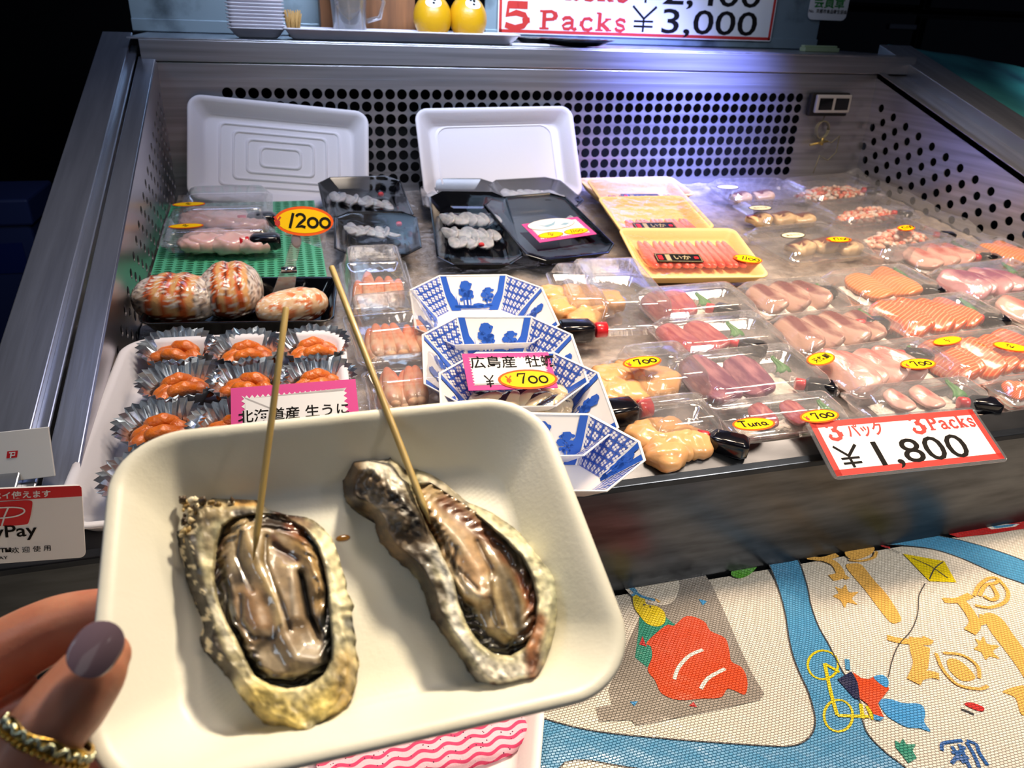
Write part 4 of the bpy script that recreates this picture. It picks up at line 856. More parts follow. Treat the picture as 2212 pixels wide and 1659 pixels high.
# --- crab meat packs
def crabmeat(lbl, FL, FR, BL, box, soyp, price=None, seed=1):
    t = pack(lbl, FL, FR, BL, h=.028, name='crab_meat_pack'); rr = random.Random(seed); mb = MB(); col = []
    (xa, ya), (xb, yb) = loc(t, *box[0], .012), loc(t, *box[1], .012)
    cx_, cy_, rx, ry = (xa + xb) / 2, (ya + yb) / 2, abs(xb - xa) / 2, max(.022, abs(yb - ya) / 2)
    for i in range(230):
        a = rr.uniform(0, 6.28); q = math.sqrt(rr.random()); x = cx_ + rx * q * math.cos(a); y = cy_ + ry * q * math.sin(a); z = .004 + .017 * (1 - q * q) * rr.uniform(.3, 1)
        n0 = len(mb.v); r = rr.uniform(.0028, .0055); Mx = T(x, y, z) @ RZ(rr.uniform(0, 6)) @ RX(rr.uniform(-1, 1))
        mb.ball((0, 0, 0), (r * rr.uniform(1, 2), r, r * .75), 0, Mx, 9, 6)
        c_ = lin(rr.choice(['#fbe3d2', '#f8c9b0', '#f2937a', '#f0745c', '#fae8dc', '#f5b59a'])); col += [(*c_, 1)] * (len(mb.v) - n0)
    mb.c = col; o = mb.build('crab_meat', CRAB); o.matrix_world = t.matrix_world.copy(); tag(o, 'crab meat flakes in the ' + lbl, 'crab meat', None, 'stuff')
    soy(t, *soyp, 'soy bottle in the ' + lbl, -.5, .012, .85)
    if price: stk(t, *price, 'Y1700', .040, .021, .15)
crabmeat('rearmost crab meat pack near the right perforated wall', (1770, 444), (1925, 428), (1700, 396), ((1715, 418), (1868, 408)), (1872, 411), None, 1)
crabmeat('middle crab meat pack between two others', (1835, 494), (1995, 474), (1768, 446), ((1812, 465), (1935, 455)), (1938, 461), None, 2)
crabmeat('front crab meat pack with the yellow price oval on top', (1915, 570), (2090, 540), (1845, 486), ((1865, 515), (2010, 505)), (2030, 508), (1957, 493), 3)
# --- sashimi packs:  label, FL, FR, BL, kind, slice span, n, soy, extras
SP = [
 ('pale pink sashimi pack in front of the crab meat', (1985, 596), (2160, 570), (1906, 548), 'pinkw', (1975, 560), (2095, 555), 5, (2118, 558, -.35), []),
 ('orange sashimi pack at the right frame edge by the crab meat', (2185, 590), (2270, 576), (2112, 534), 'trout', (2165, 562), (2220, 556), 3, None, []),
 ('salmon block pack behind the fanned salmon', (1862, 668), (2052, 645), (1782, 600), 'trout', (1850, 625), (1975, 618), 4, (1990, 628, -.4), []),
 ('pale and purple octopus pack at the right edge', (2112, 655), (2300, 628), (2022, 590), 'mauve', (2052, 618), (2190, 608), 6, (2206, 610, -.3), []),
 ('brown-pink amberjack pack at the middle of the second row', (1652, 690), (1852, 668), (1578, 628), 'hama', (1655, 665), (1800, 655), 5, (1758, 632, -.25), []),
 ('fanned orange salmon pack with soy bottle at its right', (1965, 738), (2190, 710), (1878, 665), 'salmon', (1915, 705), (2105, 690), 8, (2125, 690, -.45), []),
 ('pink sashimi pack cut by the frame behind the priced salmon', (2230, 715), (2420, 690), (2110, 655), 'pinkw', (2185, 680), (2330, 670), 4, None, []),
 ('long dark-edged amberjack pack beside the fanned salmon', (1738, 775), (1975, 740), (1650, 700), 'hama', (1705, 730), (1905, 715), 7, (1868, 700, -.2), []),
 ('salmon pack with two yellow ovals at the right edge', (2080, 842), (2330, 800), (1975, 745), 'salmon', (2015, 790), (2250, 775), 9, None, [((2046, 737), '~', .1, .046, .017), ((2183, 750), '~', -.5, .040, .022)]),
 ('sea bream pack with character sticker and 700 yen sticker', (1852, 868), (2108, 825), (1728, 775), 'pinkw', (1795, 820), (1990, 808), 7, (1955, 768, -.35), [((1773, 776), 'JP\u5929\u7136\u9bdb', .3, .042, .023), ((1983, 787), 'Y700', -.04, .046, .022)]),
 ('pale fish pack behind the three pack price sign', (1885, 921), (2160, 888), (1842, 850), 'pinkw', (1935, 890), (2060, 880), 4, (2095, 872, -.35), []),
 ('salmon pack in the right corner above the front rail', (2190, 884), (2400, 858), (2112, 832), 'salmon', (2185, 860), (2300, 850), 6, None, []),
 ('small tuna pack with lilac reflection behind the scallop pack', (1425, 712), (1655, 690), (1372, 640), 'tuna', (1405, 685), (1505, 675), 3, (1545, 668, -.6), []),
 ('tuna block pack second from the rail', (1465, 788), (1720, 762), (1398, 705), 'tuna', (1450, 755), (1575, 745), 3, (1598, 745, -.6), []),
 ('purple-red fish pack with black square bottle', (1535, 895), (1822, 858), (1440, 782), 'purple', (1500, 840), (1680, 830), 4, (1742, 832, -.5), []),
 ('tuna pack at the rail with Tuna and 700 yen stickers', (1592, 956), (1850, 925), (1520, 885), 'tuna', (1650, 945), (1790, 925), 4, None, [((1628, 917), 'Tuna', -.02, .044, .021), ((1770, 900), 'Y700', .08, .044, .021)]),
]
for i, (lbl, FL, FR, BL, kind, p0, p1, n, sy, ex_) in enumerate(SP):
    t = pack(lbl, FL, FR, BL, tilt=0, lift=.0012)
    xa, ya = loc(t, p0[0], p0[1], .008); xb, yb = loc(t, p1[0], p1[1], .008)
    w2, d2 = t['_w'] / 2 - .014, t['_d'] / 2 - .014
    cl_ = lambda v, a: max(-a, min(a, v))
    x0_, x1_ = cl_(min(xa, xb) - .016, w2), cl_(max(xa, xb) + .020, w2); y0_, y1_ = cl_((ya + yb) / 2 - .034, d2), cl_((ya + yb) / 2 + .026, d2)
    bed_of(t, x0_, x1_, y0_, y1_, lbl='shredded radish in the ' + lbl)
    nm = lbl
    slices(t, kind, p0, p1, max(2, int(n * .7)), 'sashimi slice in the ' + nm, 'slices in the ' + nm, yaw=R_.uniform(-.1, .3), s={'tuna': 1.35, 'purple': 1.3, 'hama': 1.3, 'pinkw': 1.2, 'salmon': 1.2, 'trout': 1.25, 'mauve': 1.1}[kind], z=.0155, lean=-.35 if n < 5 else -.62)
    mb = MB(); xl, yl = x1_ - .004, y1_ - .006
    mb.grid(lambda u, v: (xl + (u - .5) * .022 * (1 - v * .8) + .003 * math.sin(v * 5), yl + v * .022 - .01, .013 + .008 * v + .002 * math.sin(u * 12)), 6, 6); o = mb.build('green_leaf', WASABI, t, solid=.0004)
    if sy: soy(t, sy[0], sy[1], 'soy bottle in the ' + lbl, sy[2], .016, 1.05)
    for (pp, kd, rot, wd, hg) in ex_: stk(t, *pp, kd, wd, hg, rot)
# --- scallop packs
K = [('tall scallop pack just right of the blue and white trays', (1285, 720), (1470, 712), (1215, 600), .045, [(1250, 640, 1.1), (1275, 665, 1.1), (1300, 650, 1.1), (1262, 690, .9)], (1280, 713, 0.0, 1.5)),
     ('half hidden scallop pack tucked behind the tall one', (1215, 690), (1330, 690), (1160, 592), .034, [(1200, 640, 1.), (1215, 665, 1.), (1225, 650, .8)], (1218, 712, -.1, .8)),
     ('scallop pack with the 700 yen sticker beside the blue tray', (1385, 885), (1555, 865), (1285, 785), .040, [(1330, 820, 1.1), (1370, 815, 1.1), (1350, 850, 1.1), (1420, 830, 1.1), (1310, 850, .9)], (1372, 885, .05, 1.5)),
     ('scallop pack resting against the front rail', (1408, 981), (1582, 958), (1345, 890), .036, [(1415, 945, 1.1), (1450, 950, 1.15), (1480, 955, 1.), (1440, 975, 1.)], (1535, 950, -.6, 1.2))]
for i, (lbl, FL, FR, BL, h_, pts, sy) in enumerate(K):
    t = pack(lbl, FL, FR, BL, h=h_, name='scallop_pack')
    blobs(t, pts, .026, SCAL, 'scallop', 'peach scallop in the ' + lbl, 'scallop', 'scallops in the ' + lbl, z=.015, sq=.45)
    soy(t, sy[0], sy[1], 'soy bottle in the ' + lbl, (math.pi + sy[2]) if i in (0, 2) else sy[2], .018, sy[3])
    if i == 2: stk(t, 1387, 783, 'Y700', .045, .022, .12)
# ------------------------------------------------------------------ yellow squid trays
YT = pm('yellow_foam', '#ffd98f', .45, bump=(300, .2, .0005)); SQ = pm('pink_squid', '#ffffff', .25, coat=.5, sss=.2, vcol=True, bump=(200, .3, .001))
BLK = pm('black_film_label', '#14130f', .3, coat=.4)
def solid_tray(name, lbl, FL, FR, BL, mat_, h=.022, r=.014, flare=.010, t_=.0025, lip=.004, seg=6, lift=.001, tilt=0., roll=0., cat='tray', film=True, hz=None):
    M, w_, d = qframe(FL, FR, BL, h if hz is None else hz); M = M @ T(0, 0, lift) @ RX(tilt) @ RY(roll)
    t = thing(name, lbl, cat, M); mb = MB(); mb.rings(tray_rings(w_, d, h, r, flare, t_, lip, seg)); mb.build('tray_body', mat_, t, seg > 1, bevel=0)
    if film:
        mb = MB(); oct_ = [(x * .985, y * .98) for x, y in rrect(w_ - lip, d - lip, r, 1 if seg == 1 else 4)]
        mb.rings([[(x * k_, y * k_, h + .0007 - .003 * (1 - k_) ** .5 + .0005 * nz(x * k_, y * k_, 40)) for x, y in oct_] for k_ in (1, .93, .8, .6, .4, .2)], 0, False, True); mb.build('film', FILM2 if mat_ is BLACKP else FILM, t)
    t['_w'] = w_; t['_d'] = d; t['_h'] = h; return t
_sq = None
for i, (lbl, FL, FR, BL, lab, price, lift, tilt) in enumerate((
    ('rearmost yellow tray of pink squid against the back wall', (1290, 425), (1505, 420), (1240, 384), None, None, .001, .0),
    ('third yellow squid tray from the front with no label showing', (1345, 482), (1550, 478), (1262, 397), (1385, 425), None, .010, .10),
    ('middle yellow squid tray with half hidden black label', (1400, 556), (1610, 548), (1312, 440), (1415, 488), None, .012, .12),
    ('front yellow squid tray with black label and yellow price oval', (1392, 584), (1668, 582), (1345, 503), (1466, 557), (1615, 560), .014, .14))):
    t = solid_tray('squid_tray', lbl, FL, FR, BL, YT, h=.018, lift=lift, tilt=tilt, hz=.018 + lift)
    w_, d = t['_w'], t['_d']; n = 13
    for j in range(n):
        if _sq is None:
            mb = MB(); mb.ball((0, 0, 0), (.0068, .032, .0062), e=.8, nu=16, nv=14, fn=lambda q: Vector((q.x * (1 - .35 * max(0, q.y / .032)), q.y, q.z + 3 * q.y * q.y)))
            mb.c = [(*[a + (b_ - a) * min(1, max(0, .5 + p.y * 18 + .5 * noise.noise(p * 200))) for a, b_ in zip(lin('#e0533c'), lin('#f5a0a0'))], 1) for p in mb.v]
            o = mb.build('baby_squid', SQ); _sq = o
        else: o = _sq.copy(); COL.objects.link(o)
        x = (-w_ / 2 + .027) + j * (w_ - .054) / (n - 1); s_ = min(1.15, d * .62 / .064)
        o.matrix_world = t.matrix_world @ T(x, 0, .0105) @ RZ(.12 + .06 * math.sin(j * 2.1)) @ Matrix.Diagonal((1, s_, 1, 1)); tag(o, 'squid piece in the ' + lbl, 'squid', 'squid row in the ' + lbl)
    if lab:
        x, y = loc(t, *lab, .0185); mb = MB(); mb.box(-.034, .034, -.0115, .0115, 0, .0004, 0); box_frame(mb, .068, .023, .0012, .0008, .0006, 2)
        mb.box(-.030, -.0235, -.006, .006, .0004, .0007, 1); mb.box(.023, .029, -.003, .003, .0004, .0007, 1)
        mb.box(-.019, -.012, -.008, .008, .0004, .0006, 2); text(mb, '\u3044\u304b', .013, T(-.008, -.0045, .0007), 2, .02); mb.build('black_label', [BLK, RPP, pm('gold_ink', '#a89a74', .4)], t, False, M=T(x, y, .0185) @ RZ(-.03))
    if price: stk(t, *price, 'Y1100', .042, .022, -.25, z=.0188)
# ------------------------------------------------------------------ black octagonal trays with pale sashimi
BT = [('rear left black tray below the left leaning foam tray', (705, 470), (900, 462), (665, 395), .012, .12, [(715, 425, 845, 445, 9)], (822, 420)),
      ('rear middle black tray half hidden by the ones around it', (915, 450), (1095, 450), (890, 388), .004, .05, [(905, 425, 1050, 430, 7)], None),
      ('rear right black tray below the second white foam tray', (1110, 450), (1275, 438), (1065, 392), .004, .05, [(1090, 418, 1235, 420, 9)], None),
      ('front left black tray lapped over the rear left tray', (720, 540), (915, 538), (690, 464), .010, .10, [(725, 495, 850, 505, 11)], (862, 484)),
      ('front middle black tray heaped with glassy white sashimi', (945, 545), (1138, 545), (912, 432), .014, .16, [(950, 475, 1080, 475, 9), (960, 505, 1075, 510, 9), (975, 525, 1060, 525, 6)], (1040, 529)),
      ('front right black tray carrying the pink sign', (1150, 545), (1345, 522), (1108, 438), .014, .14, [(1230, 480, 1300, 490, 5)], None)]
for (lbl, FL, FR, BL, lift, tilt, rows, dot) in BT:
    t = solid_tray('black_tray', lbl, FL, FR, BL, BLACKP, h=.020, r=.022, flare=.016, t_=.0012, lip=.003, seg=1, lift=lift, tilt=tilt, hz=.020 + lift)
    for (xa, ya, xb, yb, n) in rows:
        slices(t, 'white', (xa, ya), (xb, yb), n, 'white slice in the ' + lbl, 'white slices in the ' + lbl, z=.0085, s=.52, lean=-.3, yaw=.3, jitter=4)
    if dot: blobs(t, [(dot[0], dot[1], 1)], .0045, REDC, 'red_garnish', 'red garnish in the ' + lbl, 'garnish', None, z=.012, sq=.8)
    if 'pink sign' in lbl: pst = t
def card(name, lbl, c, ex, n_, wd, hg, draw, mats, cat='sign', zig=True, frame_m=1, inner=0):
    M = frame(c, ex, n_); t = thing(name, lbl, cat, M); mb = MB(); mb.box(-wd / 2, wd / 2, -hg / 2, hg / 2, -.0006, 0, frame_m); mb.build('card', mats, t, False)
    mb = MB(); b = hg * .12 if zig else .0; w2, h2 = wd / 2 - b, hg / 2 - b; pts = []
    def side(p, q, n):
        for i in range(n): f = i / n; g = (i + .5) / n; pts.append((p[0] + (q[0] - p[0]) * f, p[1] + (q[1] - p[1]) * f)); m_ = (p[0] + (q[0] - p[0]) * g, p[1] + (q[1] - p[1]) * g); L_ = math.hypot(q[0] - p[0], q[1] - p[1]); nx_, ny_ = -(q[1] - p[1]) / L_, (q[0] - p[0]) / L_; pts.append((m_[0] + nx_ * hg * .045, m_[1] + ny_ * hg * .045))
    side((-w2, -h2), (w2, -h2), 20); side((w2, -h2), (w2, h2), 10); side((w2, h2), (-w2, h2), 20); side((-w2, h2), (-w2, -h2), 10)
    mb.poly(pts, .0003, inner); draw(mb); mb.build('printing', mats, t, False); return t
CM5 = [WHITE, PINK, INK, YEL, ORG, pm('pale_blue_ink', '#8fb3c8', .5)]
nT = pst.matrix_world.col[2].to_3d(); c0 = onP(1208, 495, pst.matrix_world.translation + nT * .026, nT)
def d1(mb):
    for cx_, s in ((-.022, '~'), (.022, '1100')):
        mb.poly([(cx_ + x, -.013 + y) for x, y in ell(.021, .0085)], .0006, 4); mb.poly([(cx_ + x, -.013 + y) for x, y in ell(.0195, .0072)], .0008, 3)
    hand(mb, '~', .010, -.026, -.016, 2, None, .14, .001); hand(mb, '1100', .0085, .012, -.0165, 2, None, .14, .001)
    mb.poly([(-.005 + x, .016 + y) for x, y in ell(.040, .0165)], .0007, 2); mb.poly([(-.005 + x, .016 + y) for x, y in ell(.0393, .0158)], .0009, 0)
    mb.poly([(-.030, .020), (-.018, .014), (-.004, .017), (.008, .024), (-.002, .012), (-.016, .008)], .0011, 5); mb.poly([(.006, .010), (.018, .015), (.026, .012), (.016, .007)], .0011, 5)
cA = card('pink_sign', 'pink bordered sign with fish picture and two yellow ovals on the black tray', c0, pst.matrix_world.col[0].to_3d(), nT, .098, .056, d1, CM5)
cA.matrix_world = cA.matrix_world @ RZ(.06)
# ------------------------------------------------------------------ clear packs of white fish on the green mat, back left
mb = MB(); pa, pb, pc = B(330, 604, .012), B(722, 590, .012), B(430, 440, .012)
gx = .0128; gy = .0075; nx_, ny_ = 17, 44
perf(mb, nx_, ny_, gx, gy, gx * .36, gy * .33, rect=True, nseg=8)
mb.v = [Vector((p.x, p.y, 0)) for p in mb.v]
Mg = frame(Vector((XL + .004, pa.y - .03, bedz(pa.y - .03) + .008)), Vector((1, -.0, 0)), BN)
solo(mb, 'green_mat', pm('green_mat', '#55b991', .4, coat=.2), 'green slotted plastic mat under the clear packs at back left', 'mat', Mg, smooth=False, solid=.0025)
PKW = pm('pink_white_fish', '#f2cdc8', .25, coat=.6, sss=.3, var=('#e8b5b0', 18, .4, .7), bump=(60, .2, .001))
for (lbl, FL, FR, BL, hh_, lf, pts, st_) in (('rear clear pack of pale pink roe sacs on the green mat', (385, 505), (592, 498), (368, 440), .030, .014, [(440, 475, 1.1, .1), (490, 478, 1.1, .1), (540, 485, .9, .1)], (408, 442)),
                                     ('front clear pack of pale pink roe sacs on the green mat', (345, 556), (598, 545), (345, 485), .030, .012, [(450, 520, 1.1, 0), (505, 522, 1.1, 0), (555, 525, .9, 0), (425, 525, .8, 0)], (402, 489))):
    t = pack(lbl, FL, FR, BL, h=hh_, name='roe_pack', lift=lf)
    blobs(t, pts, .030, PKW, 'roe_sac', 'roe sac in the ' + lbl, 'roe', 'roe sacs in the ' + lbl, z=.014, sq=.4)
    soy(t, FR[0] - 55, FR[1] - 22, 'soy bottle in the ' + lbl, .0, .018, 1.3)
    stk(t, *st_, '~', .044, .018, .05)
# ------------------------------------------------------------------ black tray with three wrapped crab shells
t = solid_tray('black_tray', 'black tray with three stuffed crab shells in front of the green mat', (296, 706), (722, 700), (330, 605), BLACKP, h=.024, r=.014, flare=.012, t_=.0015, lip=.003, seg=5, film=False, lift=.004)
CSH = pm('crab_shell_food', '#ffffff', .22, coat=.7, sss=.1, vcol=True, bump=(90, .5, .002))
for i, (px, py, rx, ry, rz_, a, st_, l) in enumerate(((383, 655, .048, .030, .026, -.06, 1, 'left stuffed crab shell with orange banded legs in the black tray'), (502, 640, .036, .040, .028, .15, 1, 'middle stuffed crab shell standing higher with silvery right side'), (632, 662, .042, .021, .020, .42, 0, 'right opened crab shell with smooth pale filling'))):
    x, y = loc(t, px, py, .024); mb = MB()
    mb.ball((0, 0, 0), (rx, ry, rz_), e=.85, nu=64, nv=40, fn=lambda q: Vector((q.x, q.y, q.z + (.0022 * abs(math.sin(q.x * 150)) if st_ and q.z > 0 and abs(q.x) < rx * .55 else 0) + .0012 * noise.noise(q * 150))))
    col = []
    for p in mb.v:
        u = p.x / rx; n1 = noise.noise(p * 90); n2 = noise.noise(p * 260 + Vector((5, i, 2)))
        if st_ and abs(u) < .55:
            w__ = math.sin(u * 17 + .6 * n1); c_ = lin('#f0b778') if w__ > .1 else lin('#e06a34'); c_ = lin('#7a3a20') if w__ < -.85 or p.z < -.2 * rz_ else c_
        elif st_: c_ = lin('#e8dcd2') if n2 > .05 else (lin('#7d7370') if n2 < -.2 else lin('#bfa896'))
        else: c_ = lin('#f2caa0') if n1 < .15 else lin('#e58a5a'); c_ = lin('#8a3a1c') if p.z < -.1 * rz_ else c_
        if abs(n2) > .42: c_ = lin('#fff2e2')
        col.append((*c_, 1))
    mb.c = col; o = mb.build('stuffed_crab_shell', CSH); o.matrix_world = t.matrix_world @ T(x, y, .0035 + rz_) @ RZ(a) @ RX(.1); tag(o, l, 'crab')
# clip stand with the 1200 yen oval
pbs = B(612, 632, .022); ptop = onY(655, 478, pbs.y + .0); 
t = thing('price_clip', 'clear plastic clip holding the 1200 yen oval above the green mat', 'price clip', T(*pbs))
up = (onY(640, 520, pbs.y + .01) - pbs)
mb = MB(); c1 = clear('clip_plastic', rough=.05, milk=.12, refl=.13)
for (z0, z1, w0, w1) in ((0, .42, .013, .010), (.42, .62, .008, .006), (.62, 1.0, .007, .006)):
    a = up * z0; b_ = up * z1; mb.rings([[a + Vector((sx * w0, sy * .002, 0)) for sx, sy in ((-1, -1), (1, -1), (1, 1), (-1, 1))], [b_ + Vector((sx * w1, sy * .002, 0)) for sx, sy in ((-1, -1), (1, -1), (1, 1), (-1, 1))]])
mb.build('clip_stem', c1, t, False, bevel=.0008)
mb = MB(); mb.tube([up * .44 + Vector((-.009, 0, 0)), up * .44 + Vector((.009, 0, 0))], .004, 10); mb.build('spring', pm('steel_spring', '#c8ccd0', .2, 1), t)
mb = MB(); mb.ball(up * 1.0, (.006, .004, .009)); mb.build('white_grip', FOAM, t)
cs = onY(657, 478, pbs.y + .012) - pbs
mb = MB(); mb.add([cs + Vector((-.024, .001, -.016)), cs + Vector((.022, .001, -.036)), cs + Vector((.026, .001, -.005)), cs + Vector((-.02, .001, .004))], [(0, 1, 2, 3)]); mb.build('clear_tag', c1, t, False, solid=.0006)
sticker(t, pbs + cs, Vector((1, 0, 0)), Vector((0, -.85, .5)).normalized(), .068, .036, 'Y1200', -.05)
# ------------------------------------------------------------------ white foam tray with uni in foil cups
a, b_, c = B(205, 1110, .02), B(800, 880, .02), B(292, 738, .02)
M = None
pTL, pTR2, pBLt = B(268, 735, .026), B(745, 712, .026), B(196, 1112, .022)
ex = (pTR2 - pTL); wU = ex.length; ex.normalize(); ey = BN.cross(ex); dU = (pTL - pBLt).dot(ey) + .02
M = frame(pTL + ex * wU / 2 - ey * dU / 2 - BN * .0245, ex, BN)
def wav(x, y): return .006 * math.exp(-((x - .1) / .35) ** 2) * (1 if y > .7 else 0)
t = thing('foam_tray', 'large white foam tray of foil cups with orange sea urchin', 'tray', M)
mb = MB(); mb.rings(tray_rings(wU, dU, .026, .03, .014, .0025, .006, 10, fn=wav)); mb.build('tray_body', FOAM, t)
t['_w'] = wU; t['_d'] = dU; t['_h'] = .026; UT = t
FOIL = pm('foil', '#cfd6de', .12, 1, bump=(30, .15, .002)); FOIL.node_tree.nodes['Principled BSDF'].inputs['Roughness'].default_value = .26; UNI = pm('sea_urchin', '#f07f24', .28, coat=.4, sss=.2, bump=(420, .9, .0012), var=('#b0480c', 60, .4, .7))
_cup = None; _uni = None
for i, (px, py, nm) in enumerate(((388, 778, 'back left'), (535, 778, 'back middle'), (680, 770, 'back right'), (392, 852, 'second row left'), (540, 850, 'second row middle'), (688, 842, 'second row right'), (352, 945, 'third row left'), (505, 945, 'third row middle'), (330, 1060, 'front left'), (500, 1050, 'front middle'))):
    x, y = loc(t, px, py, .012); Mc_ = t.matrix_world @ T(x, y, .003) @ RZ(i * .37)
    if _cup is None:
        nf = 30; prf = [(.001, 0), (.018, .0), (.021, .004), (.026, .014), (.032, .024), (.035, .028)]
        mb = MB(); mb.rings([[((r + (k % 2) * .0045 * (z / .028)) * math.cos(k * math.pi / nf), (r + (k % 2) * .0045 * (z / .028)) * math.sin(k * math.pi / nf), z + (.0015 * math.sin(k * .9) if z > .02 else 0)) for k in range(2 * nf)] for r, z in prf], 0, True, False)
        o = mb.build('foil_cup', FOIL, None, False, solid=.0002); _cup = o
    else: o = _cup.copy(); COL.objects.link(o)
    o.matrix_world = Mc_; tag(o, nm + ' fluted foil cup of sea urchin in the white tray', 'foil cup', 'fluted foil cups')
    if _uni is None:
        mb = MB(); rr = random.Random(5)
        for (ux, uy, ua) in ((-.009, .004, .5), (.009, .004, -.5), (0, -.006, 0), (-.011, -.004, .8), (.011, -.004, -.8), (0, .008, .1)):
            mb.ball((0, 0, 0), (.0125, .0055, .005), 0, T(ux, uy, .011 + .004 * (1 if abs(ux) < .005 else 0)) @ RZ(ua) @ RX(.3), 22, 12, .9, lambda q: Vector((q.x, q.y, q.z - 22 * q.x * q.x + .0006 * math.sin(q.x * 600))))
        o = mb.build('sea_urchin_roe', UNI); _uni = o
    else: o = _uni.copy(); COL.objects.link(o)
    o.matrix_world = t.matrix_world @ T(x, y, .003) @ RZ(R_.uniform(-.5, .5)) @ Matrix.Scale(1.3, 4); tag(o, 'orange sea urchin roe in the ' + nm + ' foil cup', 'sea urchin', 'sea urchin portions')
exS = B(770, 858, .04) - B(495, 880, .04); nS = Vector((0, -.55, .83))
cS = (onP(640, 905, B(640, 880, .035), nS))
def d2(mb):
    text(mb, '\u5317\u6d77\u9053\u7523 \u751f\u3046\u306b', .0135, T(-.050, .0015, .0006), 2, .012); hand(mb, '\u00a5', .014, -.05, -.029, 4, None, .1, .0006); hand(mb, '1000', .015, -.03, -.029, 2, None, .12, .0006)
card('pink_sign', 'pink zigzag-bordered sign standing over the sea urchin cups', cS, exS, nS, exS.length * 1.0, .075, d2, CM5)
# ------------------------------------------------------------------ crab leg packs
for i, (lbl, FL, FR, BL, hh_, lf, pts) in enumerate((
    ('rear crab stick pack beside the black crab shell tray', (745, 680), (905, 672), (700, 575), .042, .004, [(770, 640, 1.6), (795, 625, 1.5), (820, 630, 1.5), (845, 640, 1.6), (862, 650, 1.4), (800, 655, 1.6), (830, 660, 1.6)]),
    ('middle crab stick pack with clear hinged lid', (775, 800), (965, 778), (745, 690), .046, .004, [(790, 760, 1.5), (815, 745, 1.45), (840, 750, 1.5), (865, 755, 1.6), (890, 745, 1.55), (912, 735, 1.6), (925, 765, 1.6), (850, 775, 1.5)]),
    ('front crab stick pack partly behind the held tray', (800, 905), (990, 885), (785, 812), .040, .003, [(815, 850, 1.5), (845, 845, 1.6), (875, 850, 1.4), (905, 850, 1.5), (860, 880, 1.5), (900, 880, 1.5)]))):
    t = pack(lbl, FL, FR, BL, h=hh_, name='crab_stick_pack', lift=lf)
    first = None
    for j, (px, py, a) in enumerate(pts):
        x, y = loc(t, px, py, .018); x = max(-t['_w'] / 2 + .02, min(t['_w'] / 2 - .02, x)); y = max(-t['_d'] / 2 + .03, min(t['_d'] / 2 - .03, y))
        if first is None:
            mb = MB(); mb.ball((0, 0, 0), (.028, .0095, .0095), e=.85, nu=22, nv=18, fn=lambda q: Vector((q.x, q.y * (1 - .3 * q.x / .028), q.z * (1 - .3 * q.x / .028) + 4 * q.x * q.x)))
            mb.c = [(*[c1_ + (c2_ - c1_) * min(1, max(0, .45 + p.x * 22 + noise.noise(p * 130))) for c1_, c2_ in zip(lin('#f9cba8'), lin('#ef7f52'))], 1) for p in mb.v]
            o = mb.build('crab_leg_meat', CRAB); first = o
        else: o = first.copy(); COL.objects.link(o)
        o.matrix_world = t.matrix_world @ T(x, y, .016 + .004 * (j % 2)) @ RZ(a) @ RY(-.25); tag(o, 'orange crab leg in the ' + lbl, 'crab leg', 'crab legs in the ' + lbl)
# ------------------------------------------------------------------ white foam trays leaning on the back wall
for i, (lbl, q, rib) in enumerate((('left white foam tray with stepped ribs leaning on the perforated wall', ((405, 205), (795, 245), (790, 420), (400, 420)), True), ('right plain white foam tray leaning on the perforated wall', ((893, 238), (1232, 232), (1230, 400), (890, 400)), False))):
    yT, yB = 1.385, 1.315
    tl_, tr_, bl_ = onY(*q[0], yT), onY(*q[1], yT), onY(*q[3], yB); br_ = onY(*q[2], yB)
    ex = (tr_ - tl_).normalized(); upv = ((tl_ - bl_) + (tr_ - br_)).normalized(); nrm_ = ex.cross(upv).normalized()
    w_ = (tr_ - tl_).length; d = .17; cc = (tl_ + tr_) / 2 - (upv - ex * upv.dot(ex)).normalized() * d / 2
    M = frame(cc, ex, nrm_) @ T(0, 0, -.018)
    t = thing('foam_tray', lbl, 'tray', M); mb = MB(); mb.rings(tray_rings(w_, d, .026, .022, .018, .003, .006, 8)); mb.build('tray_body', FOAM, t)
    mb = MB()
    for k in range(4 if rib else 1):
        w2, d2 = w_ - .09 - k * .042, d - .065 - k * .023
        if rib:
            ro = rrect(w2, d2, .008, 4)
            mb.rings([[(x, y, z) for x, y in rrect(w2 + a, d2 + a, .008, 4)] for a, z in ((0, .003), (-.002, .0052), (-.007, .0052), (-.009, .003))], 0, False, False)
        else: mb.rings([[(x, y, z) for x, y in rrect(w2 + a, d2 + a, .02, 5)] for a, z in ((.02, .003), (.016, .0045), (.012, .0045))], 0, False, False)
    mb.build('stepped_ribs' if rib else 'raised_border', FOAM, t)
